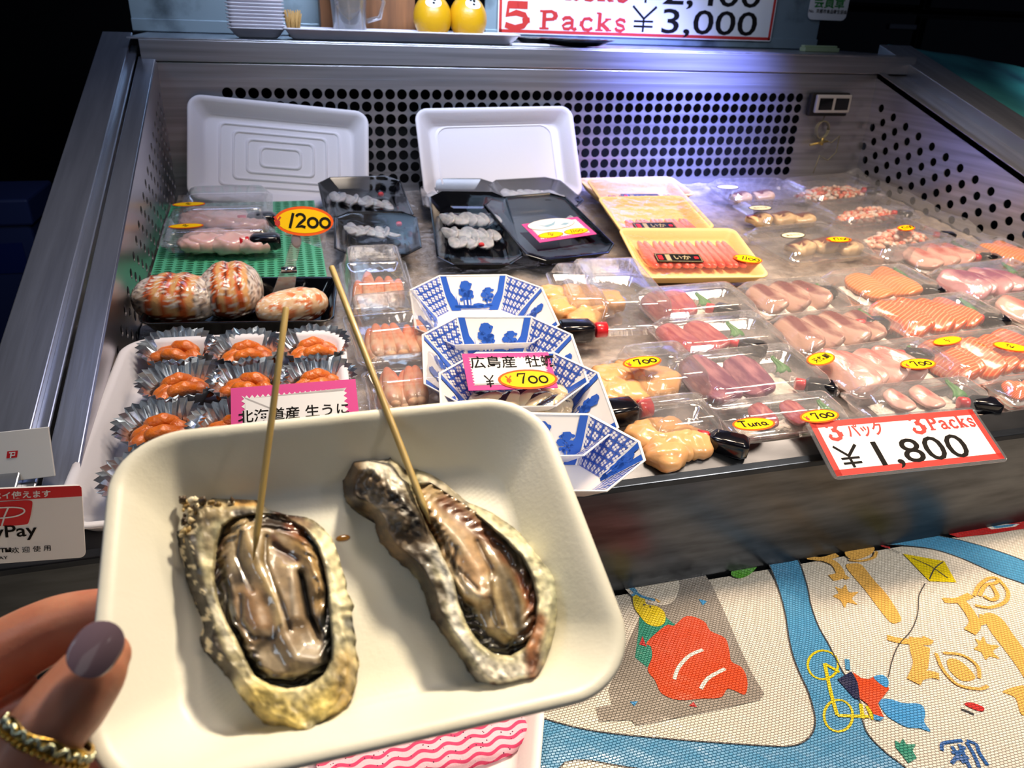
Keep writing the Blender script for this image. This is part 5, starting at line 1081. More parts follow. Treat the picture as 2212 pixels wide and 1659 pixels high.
# ------------------------------------------------------------------ blue and white willow trays
WB = pm('porcelain_white', '#fbf8f2', .25, coat=.4); BL1 = pm('willow_blue', '#2b5fc4', .3, coat=.4); BL2 = pm('willow_lilac', '#8b98de', .3, coat=.4)
def willow(lbl, M, w_, d, h=.034, fl=.030, cc=.038):
    """eight-sided tray with white sides, trees, blue bands and flower lattice at the corners"""
    t = thing('willow_tray', lbl, 'tray', M); mats = [WB, BL1, BL2]; mb = MB()
    def octo(ww, dd, c_, z): return [Vector(p) for p in ((ww / 2 - c_, -dd / 2, z), (ww / 2, -dd / 2 + c_, z), (ww / 2, dd / 2 - c_, z), (ww / 2 - c_, dd / 2, z), (-ww / 2 + c_, dd / 2, z), (-ww / 2, dd / 2 - c_, z), (-ww / 2, -dd / 2 + c_, z), (-ww / 2 + c_, -dd / 2, z))]
    top = octo(w_, d, cc, h); bot = octo(w_ - 2 * fl, d - 2 * fl, cc * .45, .0015)
    mb.add(bot, [list(range(8))]); mb.build('tray_floor', mats, t, False, solid=.0008)
    mb = MB(); pr = MB()
    for k in range(8):
        a, b_ = top[k - 1], top[k]; c_, e_ = bot[k - 1], bot[k]; corner = (k % 2 == 1)
        ax = (b_ - a).normalized(); nn_ = ax.cross(c_ - a).normalized()
        if nn_.z < 0: nn_ = -nn_
        P_ = lambda u, v, z=0: (a + (b_ - a) * u) * (1 - v) + (c_ + (e_ - c_) * u) * v + nn_ * (.0006 + z)
        mb.add([a, b_, e_, c_], [(0, 1, 2, 3)], 2 if corner else 0)
        mb.add([a, b_, b_ + (b_ - e_).normalized() * .003 + Vector((0, 0, -.0015)), a + (a - c_).normalized() * .003 + Vector((0, 0, -.0015))], [(0, 1, 2, 3)], 0)
        Lw = (b_ - a).length
        def q(u0, v0, u1, v1, m, z=0): pr.add([P_(u0, v0, z), P_(u1, v0, z), P_(u1, v1, z), P_(u0, v1, z)], [(0, 1, 2, 3)], m)
        if corner:
            nu_ = 6; nv_ = 5
            for i in range(1, nu_): q(i / nu_ - .011, 0, i / nu_ + .011, 1, 1, .0002)
            for j in range(1, nv_): q(0, j / nv_ - .013, 1, j / nv_ + .013, 1, .0002)
            q(0, 0, .05, 1, 0, .0003); q(.95, 0, 1, 1, 0, .0003)
            for i in range(nu_):
                for j in range(nv_):
                    u0, v0 = (i + .5) / nu_, (j + .5) / nv_
                    for pa_ in range(4):
                        an = pa_ * math.pi / 2 + .4; cu, cv = u0 + .040 * math.cos(an), v0 + .050 * math.sin(an)
                        pr.add([P_(cu + .027 * math.cos(g * 1.047), cv + .034 * math.sin(g * 1.047), .0005) for g in range(6)], [list(range(6))], 0)
        else:
            bw_ = .0065 / Lw
            for s0 in (0, 1):
                e0 = lambda f: f if s0 == 0 else 1 - f
                pr.add([P_(e0(0), 0, .0003), P_(e0(bw_ * 1.2), 0, .0003), P_(e0(bw_ * 1.4), .45, .0003), P_(e0(bw_ * 2.1), .62, .0003), P_(e0(bw_ * 3), 1, .0003), P_(e0(bw_ * .7), 1, .0003), P_(e0(bw_ * .1), .6, .0003), P_(e0(0), .4, .0003)], [list(range(8))], 1)
            rr = random.Random(3)
            def blob(u, v, ru, rv, m=1, n=9, z=.0004):
                pr.add([P_(u + ru * math.cos(g * 6.283 / n) * rr.uniform(.75, 1.15) / Lw, v + rv * math.sin(g * 6.283 / n) * rr.uniform(.75, 1.15), z) for g in range(n)], [list(range(n))], m)
            def tree(u, s_, v1=.86):
                blob(u, v1 - .42 * s_, .0055 * s_, .13 * s_); blob(u - .005 / Lw, v1 - .28 * s_, .004 * s_, .07 * s_, z=.0005); blob(u + .006 / Lw, v1 - .30 * s_, .004 * s_, .08 * s_)
                for g_ in range(18): blob(u + rr.uniform(-.007, .007) * s_ / Lw, v1 - rr.uniform(.12, .5) * s_, .0020 * s_, .042 * s_, z=.0005, n=7)
                q(u - .0008 / Lw, v1 - .3 * s_, u + .0008 / Lw, v1, 1, .0004)
            tree(.27, 1.0); tree(.63, 1.35); q(.56, .60, .70, .84, 1, .0004); q(.585, .70, .61, .84, 0, .0006); q(.65, .70, .675, .84, 0, .0006)
            pr.add([P_(.53, .62, .0005), P_(.63, .46, .0005), P_(.73, .62, .0005)], [(0, 1, 2)], 1)
            pr.add([P_(.80, .86, .0005), P_(.815, .5, .0005), P_(.83, .86, .0005)], [(0, 1, 2)], 1); pr.add([P_(.77, .86, .0005), P_(.78, .64, .0005), P_(.79, .86, .0005)], [(0, 1, 2)], 1)
            for u, v, ru in ((.2, .84, .010), (.3, .88, .012), (.42, .84, .010), (.5, .9, .014), (.62, .9, .016), (.75, .88, .012), (.84, .9, .010)): blob(u, v, ru, .05)
            for v in (.93, .97): q(.22, v, .80, v + .012, 1, .0004)
    mb.build('tray_sides', mats, t, False, solid=.0008); pr.build('blue_print', mats, t, False)
    return t
def wtray(lbl, pL, pR, dep, lift, tilt, yaw=0):
    h = .034; a = B(*pL, h + lift); b_ = B(*pR, h + lift); ex = b_ - a; w_ = ex.length + .076; ex.normalize(); ey = BN.cross(ex)
    o = (a + b_) / 2 - ey * dep / 2 - BN * h
    return willow(lbl, frame(o, ex, BN) @ RX(tilt), w_, dep), w_
W1, w1 = wtray('rearmost blue and white willow pattern tray behind the pink sign', (950, 600), (1092, 598), .170, .004, .02)
W0, w0 = wtray('second blue and white willow pattern tray from the back', (988, 692), (1146, 692), .165, .012, .05)
W2, w2 = wtray('third blue and white willow pattern tray, the one holding oysters', (1030, 768), (1195, 768), .165, .012, .03)
W3, w3 = wtray('front blue and white willow pattern tray against the front rail', (1110, 897), (1270, 900), .100, .014, .04)
OY = pm('raw_oyster_flesh', '#ffffff', .15, coat=.8, sss=.2, vcol=True, bump=(110, .4, .002))
first = None
for j, (px, py, s_, a) in enumerate(((1170, 868, 1., .3), (1215, 880, 1.1, .9), (1255, 876, 1., -.3), (1190, 850, 1., .2), (1140, 858, 1., .5), (1240, 850, .9, .1), (1100, 868, 1., 1.), (1060, 865, 1, 0))):
    W2['_w'] = w2; x, y = loc(W2, px, py, .010); x = max(-w2 / 2 + .045, min(w2 / 2 - .045, x)); y = max(-.055, min(.05, y))
    if first is None:
        mb = MB(); mb.ball((0, 0, 0), (.022, .014, .008), nu=30, nv=18, fn=lambda q: q * (1 + .15 * math.sin(q.x * 190 + 1) * math.cos(q.y * 240)))
        mb.c = [(*(lin('#2d2b2e') if (p.z > .0035 + .003 * noise.noise(p * 150) and p.y > .0) else lin('#dcc7a0') if p.z > 0 else lin('#a8a08c')), 1) for p in mb.v]
        o = mb.build('raw_oyster', OY); first = o
    else: o = first.copy(); COL.objects.link(o)
    o.matrix_world = W2.matrix_world @ T(x, y, .011) @ RZ(a) @ Matrix.Scale(s_, 4); tag(o, 'plump raw shucked oyster with dark frill in the third willow tray', 'oyster', 'raw oysters in the third willow tray')
q = [(995, 760), (1170, 758), (1220, 840), (1015, 848)]
nW = Vector((.03, -.42, .90)).normalized(); pc_ = B(1105, 800, .050); C4 = [onP(*p, pc_, nW) for p in q]
exW = ((C4[1] - C4[0]) + (C4[2] - C4[3])).normalized(); cW = sum(C4, Vector()) / 4; wW = ((C4[1] - C4[0]).length + (C4[2] - C4[3]).length) / 2; hW = (C4[0] - C4[3]).length * .5 + (C4[1] - C4[2]).length * .5
def d3(mb):
    text(mb, '\u5e83\u5cf6\u7523  \u7261\u8823', .0165, T(-wW * .43, .005, .0006), 2, .008, .95); hand(mb, '\u00a5', .016, -wW * .30, -.020, 2, None, .09, .0006)
    mb.poly([(.016 + x, -.012 + y) for x, y in ell(.030, .0125)], .0007, 4); mb.poly([(.016 + x, -.012 + y) for x, y in ell(.0275, .0103)], .0009, 3)
    hand(mb, '\u00a5', .010, -.006, -.0165, 4, None, .15, .0012); hand(mb, '700', .0125, .006, -.0175, 2, None, .14, .0012)
card('pink_sign', 'pink zigzag-bordered oyster sign with 700 yen oval over the willow trays', cW, exW, nW, wW, hW * .9, d3, CM5)
# ------------------------------------------------------------------ the held foam tray
HP = [Vector(v) + CAM for v in ((-.095, .347, -.183), (.115, .353, -.184), (.128, .200, -.244), (-.082, .194, -.242))]
exh = ((HP[1] - HP[0]) + (HP[2] - HP[3])).normalized(); eyh = ((HP[0] - HP[3]) + (HP[1] - HP[2])).normalized(); nh = exh.cross(eyh).normalized()
HC = sum(HP, Vector()) / 4; HWd = .210; HDp = .165; HH = .031
HM = frame(HC - nh * HH, exh, nh)
held = thing('foam_tray', 'cream-white foam tray held in the foreground with two grilled oysters', 'tray', HM)
mb = MB(); mb.rings(tray_rings(HWd, HDp, HH, .034, .021, .003, .0055, 14, rb=.026, soft=.22, fn=lambda x, y: -.0015 * math.cos(x * 1.6) * (1 if y > .8 else 0)))
mb.build('tray_body', FOAMW, held, sub=1)
FZ = .0032                                   # inner floor height in tray space
HI = HM.inverted()
def hl(px, py, z=0):
    """photo pixel to tray-space point at height z over the inner floor"""
    p = HI @ onP(px, py, HM.translation + nh * (FZ + z), nh); return np.array([p.x, p.y])
def resample(ch, n):
    ch = np.array(ch, float); s = np.r_[0, np.cumsum(np.hypot(*np.diff(ch, axis=0).T))]; t = np.linspace(0, s[-1], n)
    return np.c_[np.interp(t, s, ch[:, 0]), np.interp(t, s, ch[:, 1])]
def seg_d(P, ch):
    """distance of every row of P to a polyline"""
    best = np.full(len(P), 1e9)
    for a, b in zip(ch[:-1], ch[1:]):
        a = np.array(a, float); b = np.array(b, float); ab = b - a; t = np.clip(((P - a) @ ab) / max(ab @ ab, 1e-9), 0, 1)
        best = np.minimum(best, np.hypot(*(P - a - t[:, None] * ab).T))
    return best
def sm(x, a, b): t = np.clip((x - a) / (b - a), 0, 1); return t * t * (3 - 2 * t)
def fbm(P, s, seed=0, o=3):
    return np.array([noise.fractal(Vector((p[0] * s, p[1] * s, seed)), 1.0, 2.0, o) for p in P])
def rel(L, Rr, nu, nv, hfun, cfun, name, mats, parent, skirt=None, z0=.0):
    """relief between a left and a right chain (photo pixels), top surface plus an underside down to the tray floor"""
    Lr, Rs = resample(L, nv), resample(Rr, nv); us = np.linspace(0, 1, nu); us = .5 - .5 * np.cos(us * np.pi) * (1 - .15 * np.sin(us * np.pi))
    PX = np.array([Lr[j] * (1 - u) + Rs[j] * u for j in range(nv) for u in us])
    ol = np.vstack([Lr, Rs[::-1], Lr[:1]]); dpx = seg_d(PX, ol[::3] if nv > 60 else ol)
    hz = hfun(PX, dpx); col = cfun(PX, dpx)
    top = []
    for p, z in zip(PX, hz):
        q = hl(p[0], p[1], z); top.append((q[0], q[1], FZ + z))
    mb = MB(); f = []
    for j in range(nv - 1):
        for i in range(nu - 1):
            a = j * nu + i; f.append((a, a + nu, a + nu + 1, a + 1))
    mb.add(top, f); cols = [(*c, 1) for c in col]
    # underside from the boundary ring inwards and down
    ring = [i for i in range(nu)] + [j * nu + nu - 1 for j in range(1, nv)] + [(nv - 1) * nu + i for i in range(nu - 2, -1, -1)] + [j * nu for j in range(nv - 2, 0, -1)]
    rp = np.array([top[i] for i in ring]); c0 = rp[:, :2].mean(0); n = len(ring); base = len(top); prev = ring
    for k, (sc, zz) in enumerate(skirt or ((.985, .6), (.93, .25), (.80, .0), (.4, .0))):
        cur = []
        for idx, q in enumerate(rp):
            w_ = 1 + .02 * math.sin(idx * .9) * (1 if k < 2 else 0)
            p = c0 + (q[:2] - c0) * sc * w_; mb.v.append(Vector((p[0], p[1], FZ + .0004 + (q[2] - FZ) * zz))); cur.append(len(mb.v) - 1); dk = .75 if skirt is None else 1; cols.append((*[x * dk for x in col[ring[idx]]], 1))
        for idx in range(n):
            a, b_ = prev[idx], prev[(idx + 1) % n]; mb.f.append([a, b_, cur[(idx + 1) % n], cur[idx]]); mb.m.append(0)
        prev = cur
    mb.f.append(prev[:]); mb.m.append(0)
    mb.c = cols; return mb.build(name, mats, parent)
def paint(PX, base, ops):
    """albedo painting in the shell's own plan; ops = (colour, polyline, radius, softness, strength)"""
    C_ = np.tile(np.array(lin(base)), (len(PX), 1)) if isinstance(base, str) else base.copy()
    for col, ch, r, so, st in ops:
        d = seg_d(PX, ch if len(ch) > 1 else [ch[0], (ch[0][0] + .1, ch[0][1])]); a = (1 - sm(d, r - so, r + so)) * st
        C_ = C_ * (1 - a[:, None]) + np.array(lin(col)) * a[:, None]
    return C_
SHELL = pm('oyster_shell_surface', '#ffffff', .48, coat=.15, vcol=True, bump=(220, .35, .0012)); MEAT = pm('oyster_meat_surface', '#ffffff', .45, coat=.85, vcol=True, bump=(150, .10, .001))
SAUCE = pm('soy_sauce', '#2a1206', .04, coat=1.0, spec=.8)
# ---- left oyster
oL = thing('oyster', 'left grilled oyster in its shell with a skewer, in the held foam tray', 'oyster', HM)
LL = [(505, 1078), (470, 1077), (445, 1074), (425, 1080), (409, 1087), (405, 1118), (398, 1140), (382, 1148), (384, 1175), (396, 1215), (402, 1255), (411, 1280), (420, 1305), (432, 1330), (440, 1352), (430, 1378), (436, 1400), (452, 1420), (468, 1436), (480, 1450), (496, 1469), (515, 1498), (534, 1523), (552, 1545), (573, 1564), (600, 1574), (618, 1580), (628, 1588), (634, 1594), (642, 1596)]
LR = [(530, 1079), (555, 1080), (566, 1092), (578, 1101), (600, 1106), (620, 1112), (640, 1114), (662, 1117), (680, 1125), (700, 1142), (718, 1163), (726, 1185), (733, 1204), (737, 1222), (743, 1240), (750, 1258), (748, 1275), (758, 1292), (766, 1308), (760, 1325), (763, 1350), (770, 1380), (768, 1400), (777, 1431), (772, 1455), (770, 1480), (759, 1508), (742, 1535), (720, 1562), (700, 1578), (684, 1600), (672, 1606), (658, 1602), (642, 1596)]
cavL = [(505, 1118), (478, 1135), (464, 1175), (457, 1240), (467, 1300), (485, 1345), (508, 1385), (526, 1425), (545, 1462), (580, 1484), (620, 1493), (665, 1485), (702, 1462), (720, 1425), (722, 1385), (716, 1330), (712, 1275), (704, 1225), (690, 1180), (660, 1140), (610, 1110), (560, 1106), (505, 1118)]
def inside(P, poly):
    poly = np.array(poly, float); c = np.zeros(len(P), bool); j = len(poly) - 1
    for i in range(len(poly)):
        xi, yi = poly[i]; xj, yj = poly[j]
        with np.errstate(divide='ignore', invalid='ignore'): t = (yi > P[:, 1]) != (yj > P[:, 1]); x = (xj - xi) * (P[:, 1] - yi) / (yj - yi + 1e-12) + xi
        c ^= t & (P[:, 0] < x); j = i
    return c
def shellH(cav, top_h, depth, flut):
    def h(P, d):
        dc = seg_d(P, cav); ins = inside(P, cav)
        z = .004 + (top_h - .004) * sm(d, 0, 26) + .0011 * fbm(P, .03, 3) * sm(d, 0, 20) + flut * np.sin(np.arctan2(P[:, 1] - P[:, 1].mean(), P[:, 0] - P[:, 0].mean()) * 46) * (1 - sm(d, 0, 34))
        z = np.where(ins, z - depth * sm(dc, 0, 9), z); return np.maximum(z, .0015)
    return h
def cL(P, d):
    n1 = fbm(P, .02, 1); n2 = fbm(P, .07, 2)
    C_ = paint(P, '#d9cfa6', [('#c9bb92', [(455, 1200), (520, 1440)], 34, 30, .6), ('#e9dfb8', [(700, 1160), (735, 1290), (745, 1380)], 18, 16, .8), ('#dcc268', [(560, 1510), (640, 1560), (720, 1510)], 38, 30, .85), ('#b89245', [(745, 1430), (745, 1500)], 26, 20, .7),
        ('#2b2118', [(398, 1150), (405, 1215), (428, 1310), (440, 1370), (452, 1400)], 29, 9, .95), ('#3a2f22', [(440, 1370), (470, 1420), (492, 1455)], 22, 9, .9), ('#8a7450', [(430, 1110), (470, 1100), (510, 1100)], 26, 12, .8), ('#3a2a1c', [(412, 1095), (418, 1125)], 12, 6, .9), ('#b58a4a', [(510, 1084), (555, 1087)], 8, 4, .9),
        ('#5f564e', [(510, 1108), (560, 1105), (600, 1106)], 9, 6, .9), ('#26303a', [(585, 1105), (650, 1116)], 8, 5, .9), ('#59606a', [(755, 1345), (765, 1350)], 14, 8, .8), ('#3b3f38', [(690, 1575), (715, 1562)], 14, 8, .9), ('#5c5a44', [(668, 1590), (675, 1560)], 14, 9, .7),
        ('#a7906c', [(445, 1120), (452, 1180)], 12, 10, .6), ('#f0ead6', [(455, 1290), (500, 1400)], 7, 7, .6), ('#2b2620', [(745, 1215), (752, 1262)], 5, 3, .8), ('#6b3a12', [(600, 1118), (640, 1122), (668, 1135)], 11, 8, .75)])
    k = np.clip(.82 + .6 * n1 + .5 * n2, .2, 1.4); C_ = C_ * k[:, None]
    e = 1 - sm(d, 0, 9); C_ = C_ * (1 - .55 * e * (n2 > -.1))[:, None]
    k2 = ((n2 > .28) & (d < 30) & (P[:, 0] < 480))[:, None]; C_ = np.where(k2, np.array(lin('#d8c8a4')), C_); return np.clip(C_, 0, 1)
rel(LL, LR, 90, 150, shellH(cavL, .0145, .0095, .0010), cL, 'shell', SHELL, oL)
mLL = [(520, 1112), (494, 1128), (476, 1160), (462, 1200), (458, 1245), (467, 1300), (486, 1346), (509, 1386), (527, 1426), (546, 1462), (580, 1484), (618, 1492)]
mLR = [(540, 1110), (580, 1112), (628, 1125), (665, 1150), (692, 1190), (705, 1230), (712, 1280), (716, 1335), (722, 1390), (718, 1430), (700, 1464), (660, 1486), (618, 1492)]
def ridge(P, ch, r, h): return h * np.exp(-(seg_d(P, ch) / r) ** 2)
def mhL(P, d):
    z = .0082 + .0035 * sm(d, 0, 22) + .0004 * fbm(P, .02, 8)
    z += ridge(P, [(520, 1130), (560, 1230), (600, 1300), (612, 1370), (640, 1420), (700, 1430)], 24, .0035) + ridge(P, [(540, 1290), (560, 1350)], 26, .003) + ridge(P, [(620, 1230), (640, 1330)], 24, .0028) + ridge(P, [(660, 1180), (690, 1270)], 20, .003) + ridge(P, [(490, 1250), (505, 1350)], 10, .002)
    z += .0009 * np.sin(np.hypot(P[:, 0] - 590, P[:, 1] - 1300) * .35 + 4 * fbm(P, .02, 15)) * (1 - sm(d, 10, 40)) + ridge(P, [(520, 1290), (520, 1340), (545, 1375)], 6, -.0012) + ridge(P, [(575, 1160), (572, 1210), (590, 1260), (625, 1360)], 5, -.0013) + ridge(P, [(520, 1150), (512, 1200), (545, 1275)], 5, -.0012)
    z -= ridge(P, [(475, 1220), (500, 1330), (530, 1430), (590, 1475), (680, 1465), (712, 1420)], 11, .003) + ridge(P, [(650, 1240), (668, 1330), (690, 1380)], 8, .0035) + ridge(P, [(590, 1180), (640, 1210)], 8, .0015)
    return z
def mcL(P, d):
    C_ = paint(P, '#a39482', [('#b9aa8e', [(525, 1130), (560, 1200)], 34, 20, .8), ('#8a7a5c', [(560, 1190), (590, 1290)], 20, 14, .7), ('#a08670', [(540, 1300), (560, 1350)], 32, 20, .8), ('#b0a294', [(600, 1230), (640, 1240)], 26, 16, .8), ('#9a8a7a', [(640, 1290), (650, 1400)], 30, 20, .7),
        ('#c4b69a', [(565, 1225), (592, 1290), (603, 1350)], 9, 8, .8), ('#b9a27c', [(655, 1170), (690, 1240), (697, 1300)], 22, 12, .85), ('#b0a79c', [(570, 1430), (640, 1440), (680, 1410)], 34, 22, .85), ('#c9bfae', [(500, 1190), (505, 1230)], 8, 6, .7),
        ('#33221a', [(545, 1112), (590, 1128), (625, 1140)], 12, 8, .9), ('#8a4a1c', [(630, 1140), (668, 1160)], 16, 12, .75), ('#5a2f14', [(590, 1160), (605, 1190), (640, 1210)], 8, 8, .8),
        ('#17120f', [(668, 1160), (696, 1200), (706, 1260), (710, 1330)], 9, 5, .95), ('#120e0c', [(650, 1235), (660, 1290), (668, 1330), (688, 1360), (704, 1345)], 8, 5, .95), ('#0f0d0c', [(705, 1340), (716, 1390), (708, 1440), (670, 1472), (610, 1482), (560, 1466), (535, 1430)], 19, 8, .96),
        ('#1f1b18', [(470, 1250), (480, 1300), (505, 1350), (520, 1390)], 10, 7, .9), ('#58544e', [(490, 1290), (500, 1330)], 9, 6, .7), ('#4a2c1c', [(478, 1160), (466, 1215), (470, 1245)], 8, 6, .85), ('#c2b7a8', [(540, 1365), (580, 1370)], 9, 8, .6), ('#5c4a30', [(510, 1175), (515, 1230)], 3, 3, .6), ('#3a3530', [(590, 1375), (560, 1395), (545, 1420)], 7, 6, .7), ('#4a4034', [(520, 1150), (512, 1200), (522, 1250), (545, 1275)], 4, 4, .7), ('#5b5040', [(575, 1160), (572, 1210), (590, 1260), (612, 1300), (625, 1360)], 4, 4, .6), ('#3b332a', [(520, 1290), (520, 1340), (545, 1375), (590, 1380), (606, 1350)], 4, 4, .75),  # thin dark strokes along the grooves paint crease shade into the meat colour
        ('#efe6d6', [(505, 1185), (500, 1160)], 3, 3, .5), ('#cdbfa6', [(612, 1220), (645, 1222), (668, 1250)], 6, 5, .6), ('#463a2c', [(625, 1250), (632, 1310), (628, 1360)], 4, 4, .55), ('#26211d', [(480, 1230), (492, 1262), (500, 1290)], 8, 5, .8), ('#8c8f90', [(495, 1300), (505, 1325)], 6, 5, .7), ('#2a2622', [(515, 1375), (530, 1410), (560, 1440)], 8, 6, .85), ('#75624a', [(555, 1130), (548, 1180)], 5, 5, .5)])
    fr = np.sin(np.hypot(P[:, 0] - 590, P[:, 1] - 1300) * .9 + 3 * fbm(P, .03, 5)); C_ = C_ * (1 - .22 * (fr > .3) * (1 - sm(d, 8, 34)))[:, None]
    n2 = fbm(P, .06, 12); n3 = fbm(P, .2, 2); C_ = (C_ / .3) ** 1.35 * .3 * np.array([[.74, .69, .58]]) * np.clip(1 + .30 * n2 + .15 * n3, .5, 1.5)[:, None]; return np.clip(C_, 0, 1)
rel(mLL, mLR, 90, 140, mhL, mcL, 'oyster_meat', MEAT, oL, skirt=((1.0, .85), (.95, .72)))
# ---- right oyster
oR = thing('oyster', 'right grilled oyster with long rough brown shell hinge, in the held foam tray', 'oyster', HM)
RL = [(834, 983), (800, 986), (754, 987), (750, 1010), (740, 1034), (741, 1060), (747, 1085), (765, 1100), (787, 1106), (800, 1116), (810, 1130), (812, 1148), (819, 1166), (836, 1188), (852, 1206), (878, 1226), (900, 1249), (915, 1280), (930, 1332), (952, 1364), (975, 1396), (996, 1422), (1010, 1447), (1026, 1470), (1045, 1484), (1066, 1494), (1095, 1492), (1127, 1484)]
RR = [(850, 985), (868, 994), (880, 1020), (892, 1022), (903, 1014), (930, 1024), (953, 1038), (985, 1063), (1011, 1085), (1040, 1096), (1065, 1108), (1085, 1122), (1105, 1135), (1125, 1152), (1145, 1172), (1167, 1193), (1190, 1216), (1210, 1242), (1214, 1275), (1215, 1310), (1209, 1340), (1204, 1368), (1194, 1395), (1188, 1422), (1180, 1450), (1170, 1474), (1148, 1482), (1127, 1484)]
cavR = [(885, 1050), (898, 1090), (915, 1130), (935, 1165), (950, 1200), (975, 1250), (985, 1300), (1003, 1350), (1030, 1392), (1065, 1418), (1105, 1422), (1140, 1400), (1160, 1350), (1165, 1300), (1155, 1250), (1130, 1200), (1090, 1160), (1040, 1115), (990, 1080), (930, 1040), (885, 1050)]
def shR(P, d):
    z = shellH(cavR, .018, .0105, .0006)(P, d)
    z += ridge(P, [(800, 1010), (850, 1060), (880, 1120)], 34, .006) * (1 + .4 * fbm(P, .05, 9)) + ridge(P, [(960, 1180), (985, 1280)], 14, .0015); return z
def cR(P, d):
    n1 = fbm(P, .025, 21); n2 = fbm(P, .08, 22)
    C_ = paint(P, '#c9c19c', [('#6b5740', [(780, 1020), (830, 1100), (880, 1170)], 66, 20, 1.), ('#d9d3c2', [(800, 1000), (845, 1020), (860, 1045)], 15, 12, .85), ('#8f8372', [(800, 1070), (850, 1120)], 18, 16, .7), ('#33261a', [(765, 1060), (775, 1090)], 14, 10, .9), ('#1d1611', [(860, 1075), (890, 1110), (905, 1150)], 17, 9, .92), ('#42301c', [(755, 1000), (770, 1030)], 12, 10, .8), ('#17130f', [(832, 988), (840, 992)], 7, 4, .95), ('#4a3622', [(868, 998), (878, 1025)], 8, 6, .8),
        ('#3a3026', [(900, 1190), (930, 1270), (945, 1330)], 24, 14, .95), ('#5a4a38', [(940, 1330), (990, 1420), (1040, 1480)], 16, 10, .85), ('#f1ece0', [(935, 1185), (965, 1240), (975, 1290), (985, 1350), (1020, 1410), (1060, 1440)], 10, 8, .95), ('#efe6d4', [(1050, 1450), (1090, 1462), (1140, 1455)], 26, 14, .95), ('#8b4513', [(1165, 1340), (1150, 1400), (1155, 1455)], 17, 10, .85), ('#5b2a0c', [(1140, 1420), (1160, 1440)], 12, 10, .6),
        ('#ddd8b4', [(1060, 1120), (1130, 1180), (1190, 1240), (1200, 1320)], 22, 12, .85), ('#b5b79c', [(1185, 1230), (1205, 1300)], 10, 8, .7), ('#8a8070', [(930, 1040), (1000, 1085)], 16, 8, .85), ('#c9bfae', [(910, 1030), (960, 1055)], 5, 4, .6), ('#7d6b3a', [(1068, 1118), (1080, 1128)], 8, 5, .8), ('#3c2c1a', [(960, 1290), (950, 1260)], 8, 5, .9), ('#b0713c', [(1066, 1480)], 7, 4, .8)])
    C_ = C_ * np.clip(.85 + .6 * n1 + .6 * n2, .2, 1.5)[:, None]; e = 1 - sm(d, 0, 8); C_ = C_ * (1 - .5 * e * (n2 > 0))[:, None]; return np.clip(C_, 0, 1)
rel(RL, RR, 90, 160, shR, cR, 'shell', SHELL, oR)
mRL = [(892, 1045), (893, 1075), (905, 1105), (925, 1140), (940, 1175), (958, 1205), (976, 1250), (986, 1300), (1003, 1350), (1030, 1392), (1065, 1418), (1100, 1423)]
mRR = [(905, 1042), (930, 1045), (990, 1080), (1040, 1114), (1090, 1158), (1130, 1200), (1154, 1250), (1165, 1300), (1162, 1350), (1142, 1398), (1100, 1423)]
def mhR(P, d):
    z = .011 + .003 * sm(d, 0, 22) + .0004 * fbm(P, .02, 28)
    z += ridge(P, [(905, 1070), (950, 1130), (990, 1170), (1030, 1230), (1045, 1280)], 26, .004) + ridge(P, [(960, 1200), (1000, 1260), (1040, 1290)], 18, .0025) + ridge(P, [(1070, 1200), (1110, 1290), (1130, 1350)], 20, .002) + ridge(P, [(1060, 1260), (1080, 1330), (1100, 1370)], 14, .003)
    z += .0009 * np.sin(np.hypot(P[:, 0] - 1040, P[:, 1] - 1240) * .35 + 4 * fbm(P, .02, 16)) * (1 - sm(d, 10, 40)) + ridge(P, [(985, 1185), (980, 1220), (1030, 1272)], 5, -.0012) + ridge(P, [(1030, 1170), (1060, 1230), (1085, 1350)], 6, -.0014) + ridge(P, [(940, 1130), (985, 1240)], 5, -.0012)
    z -= ridge(P, [(1010, 1310), (1040, 1370), (1100, 1400)], 16, .003) + ridge(P, [(1050, 1150), (1110, 1230), (1140, 1300)], 9, .0015); return z
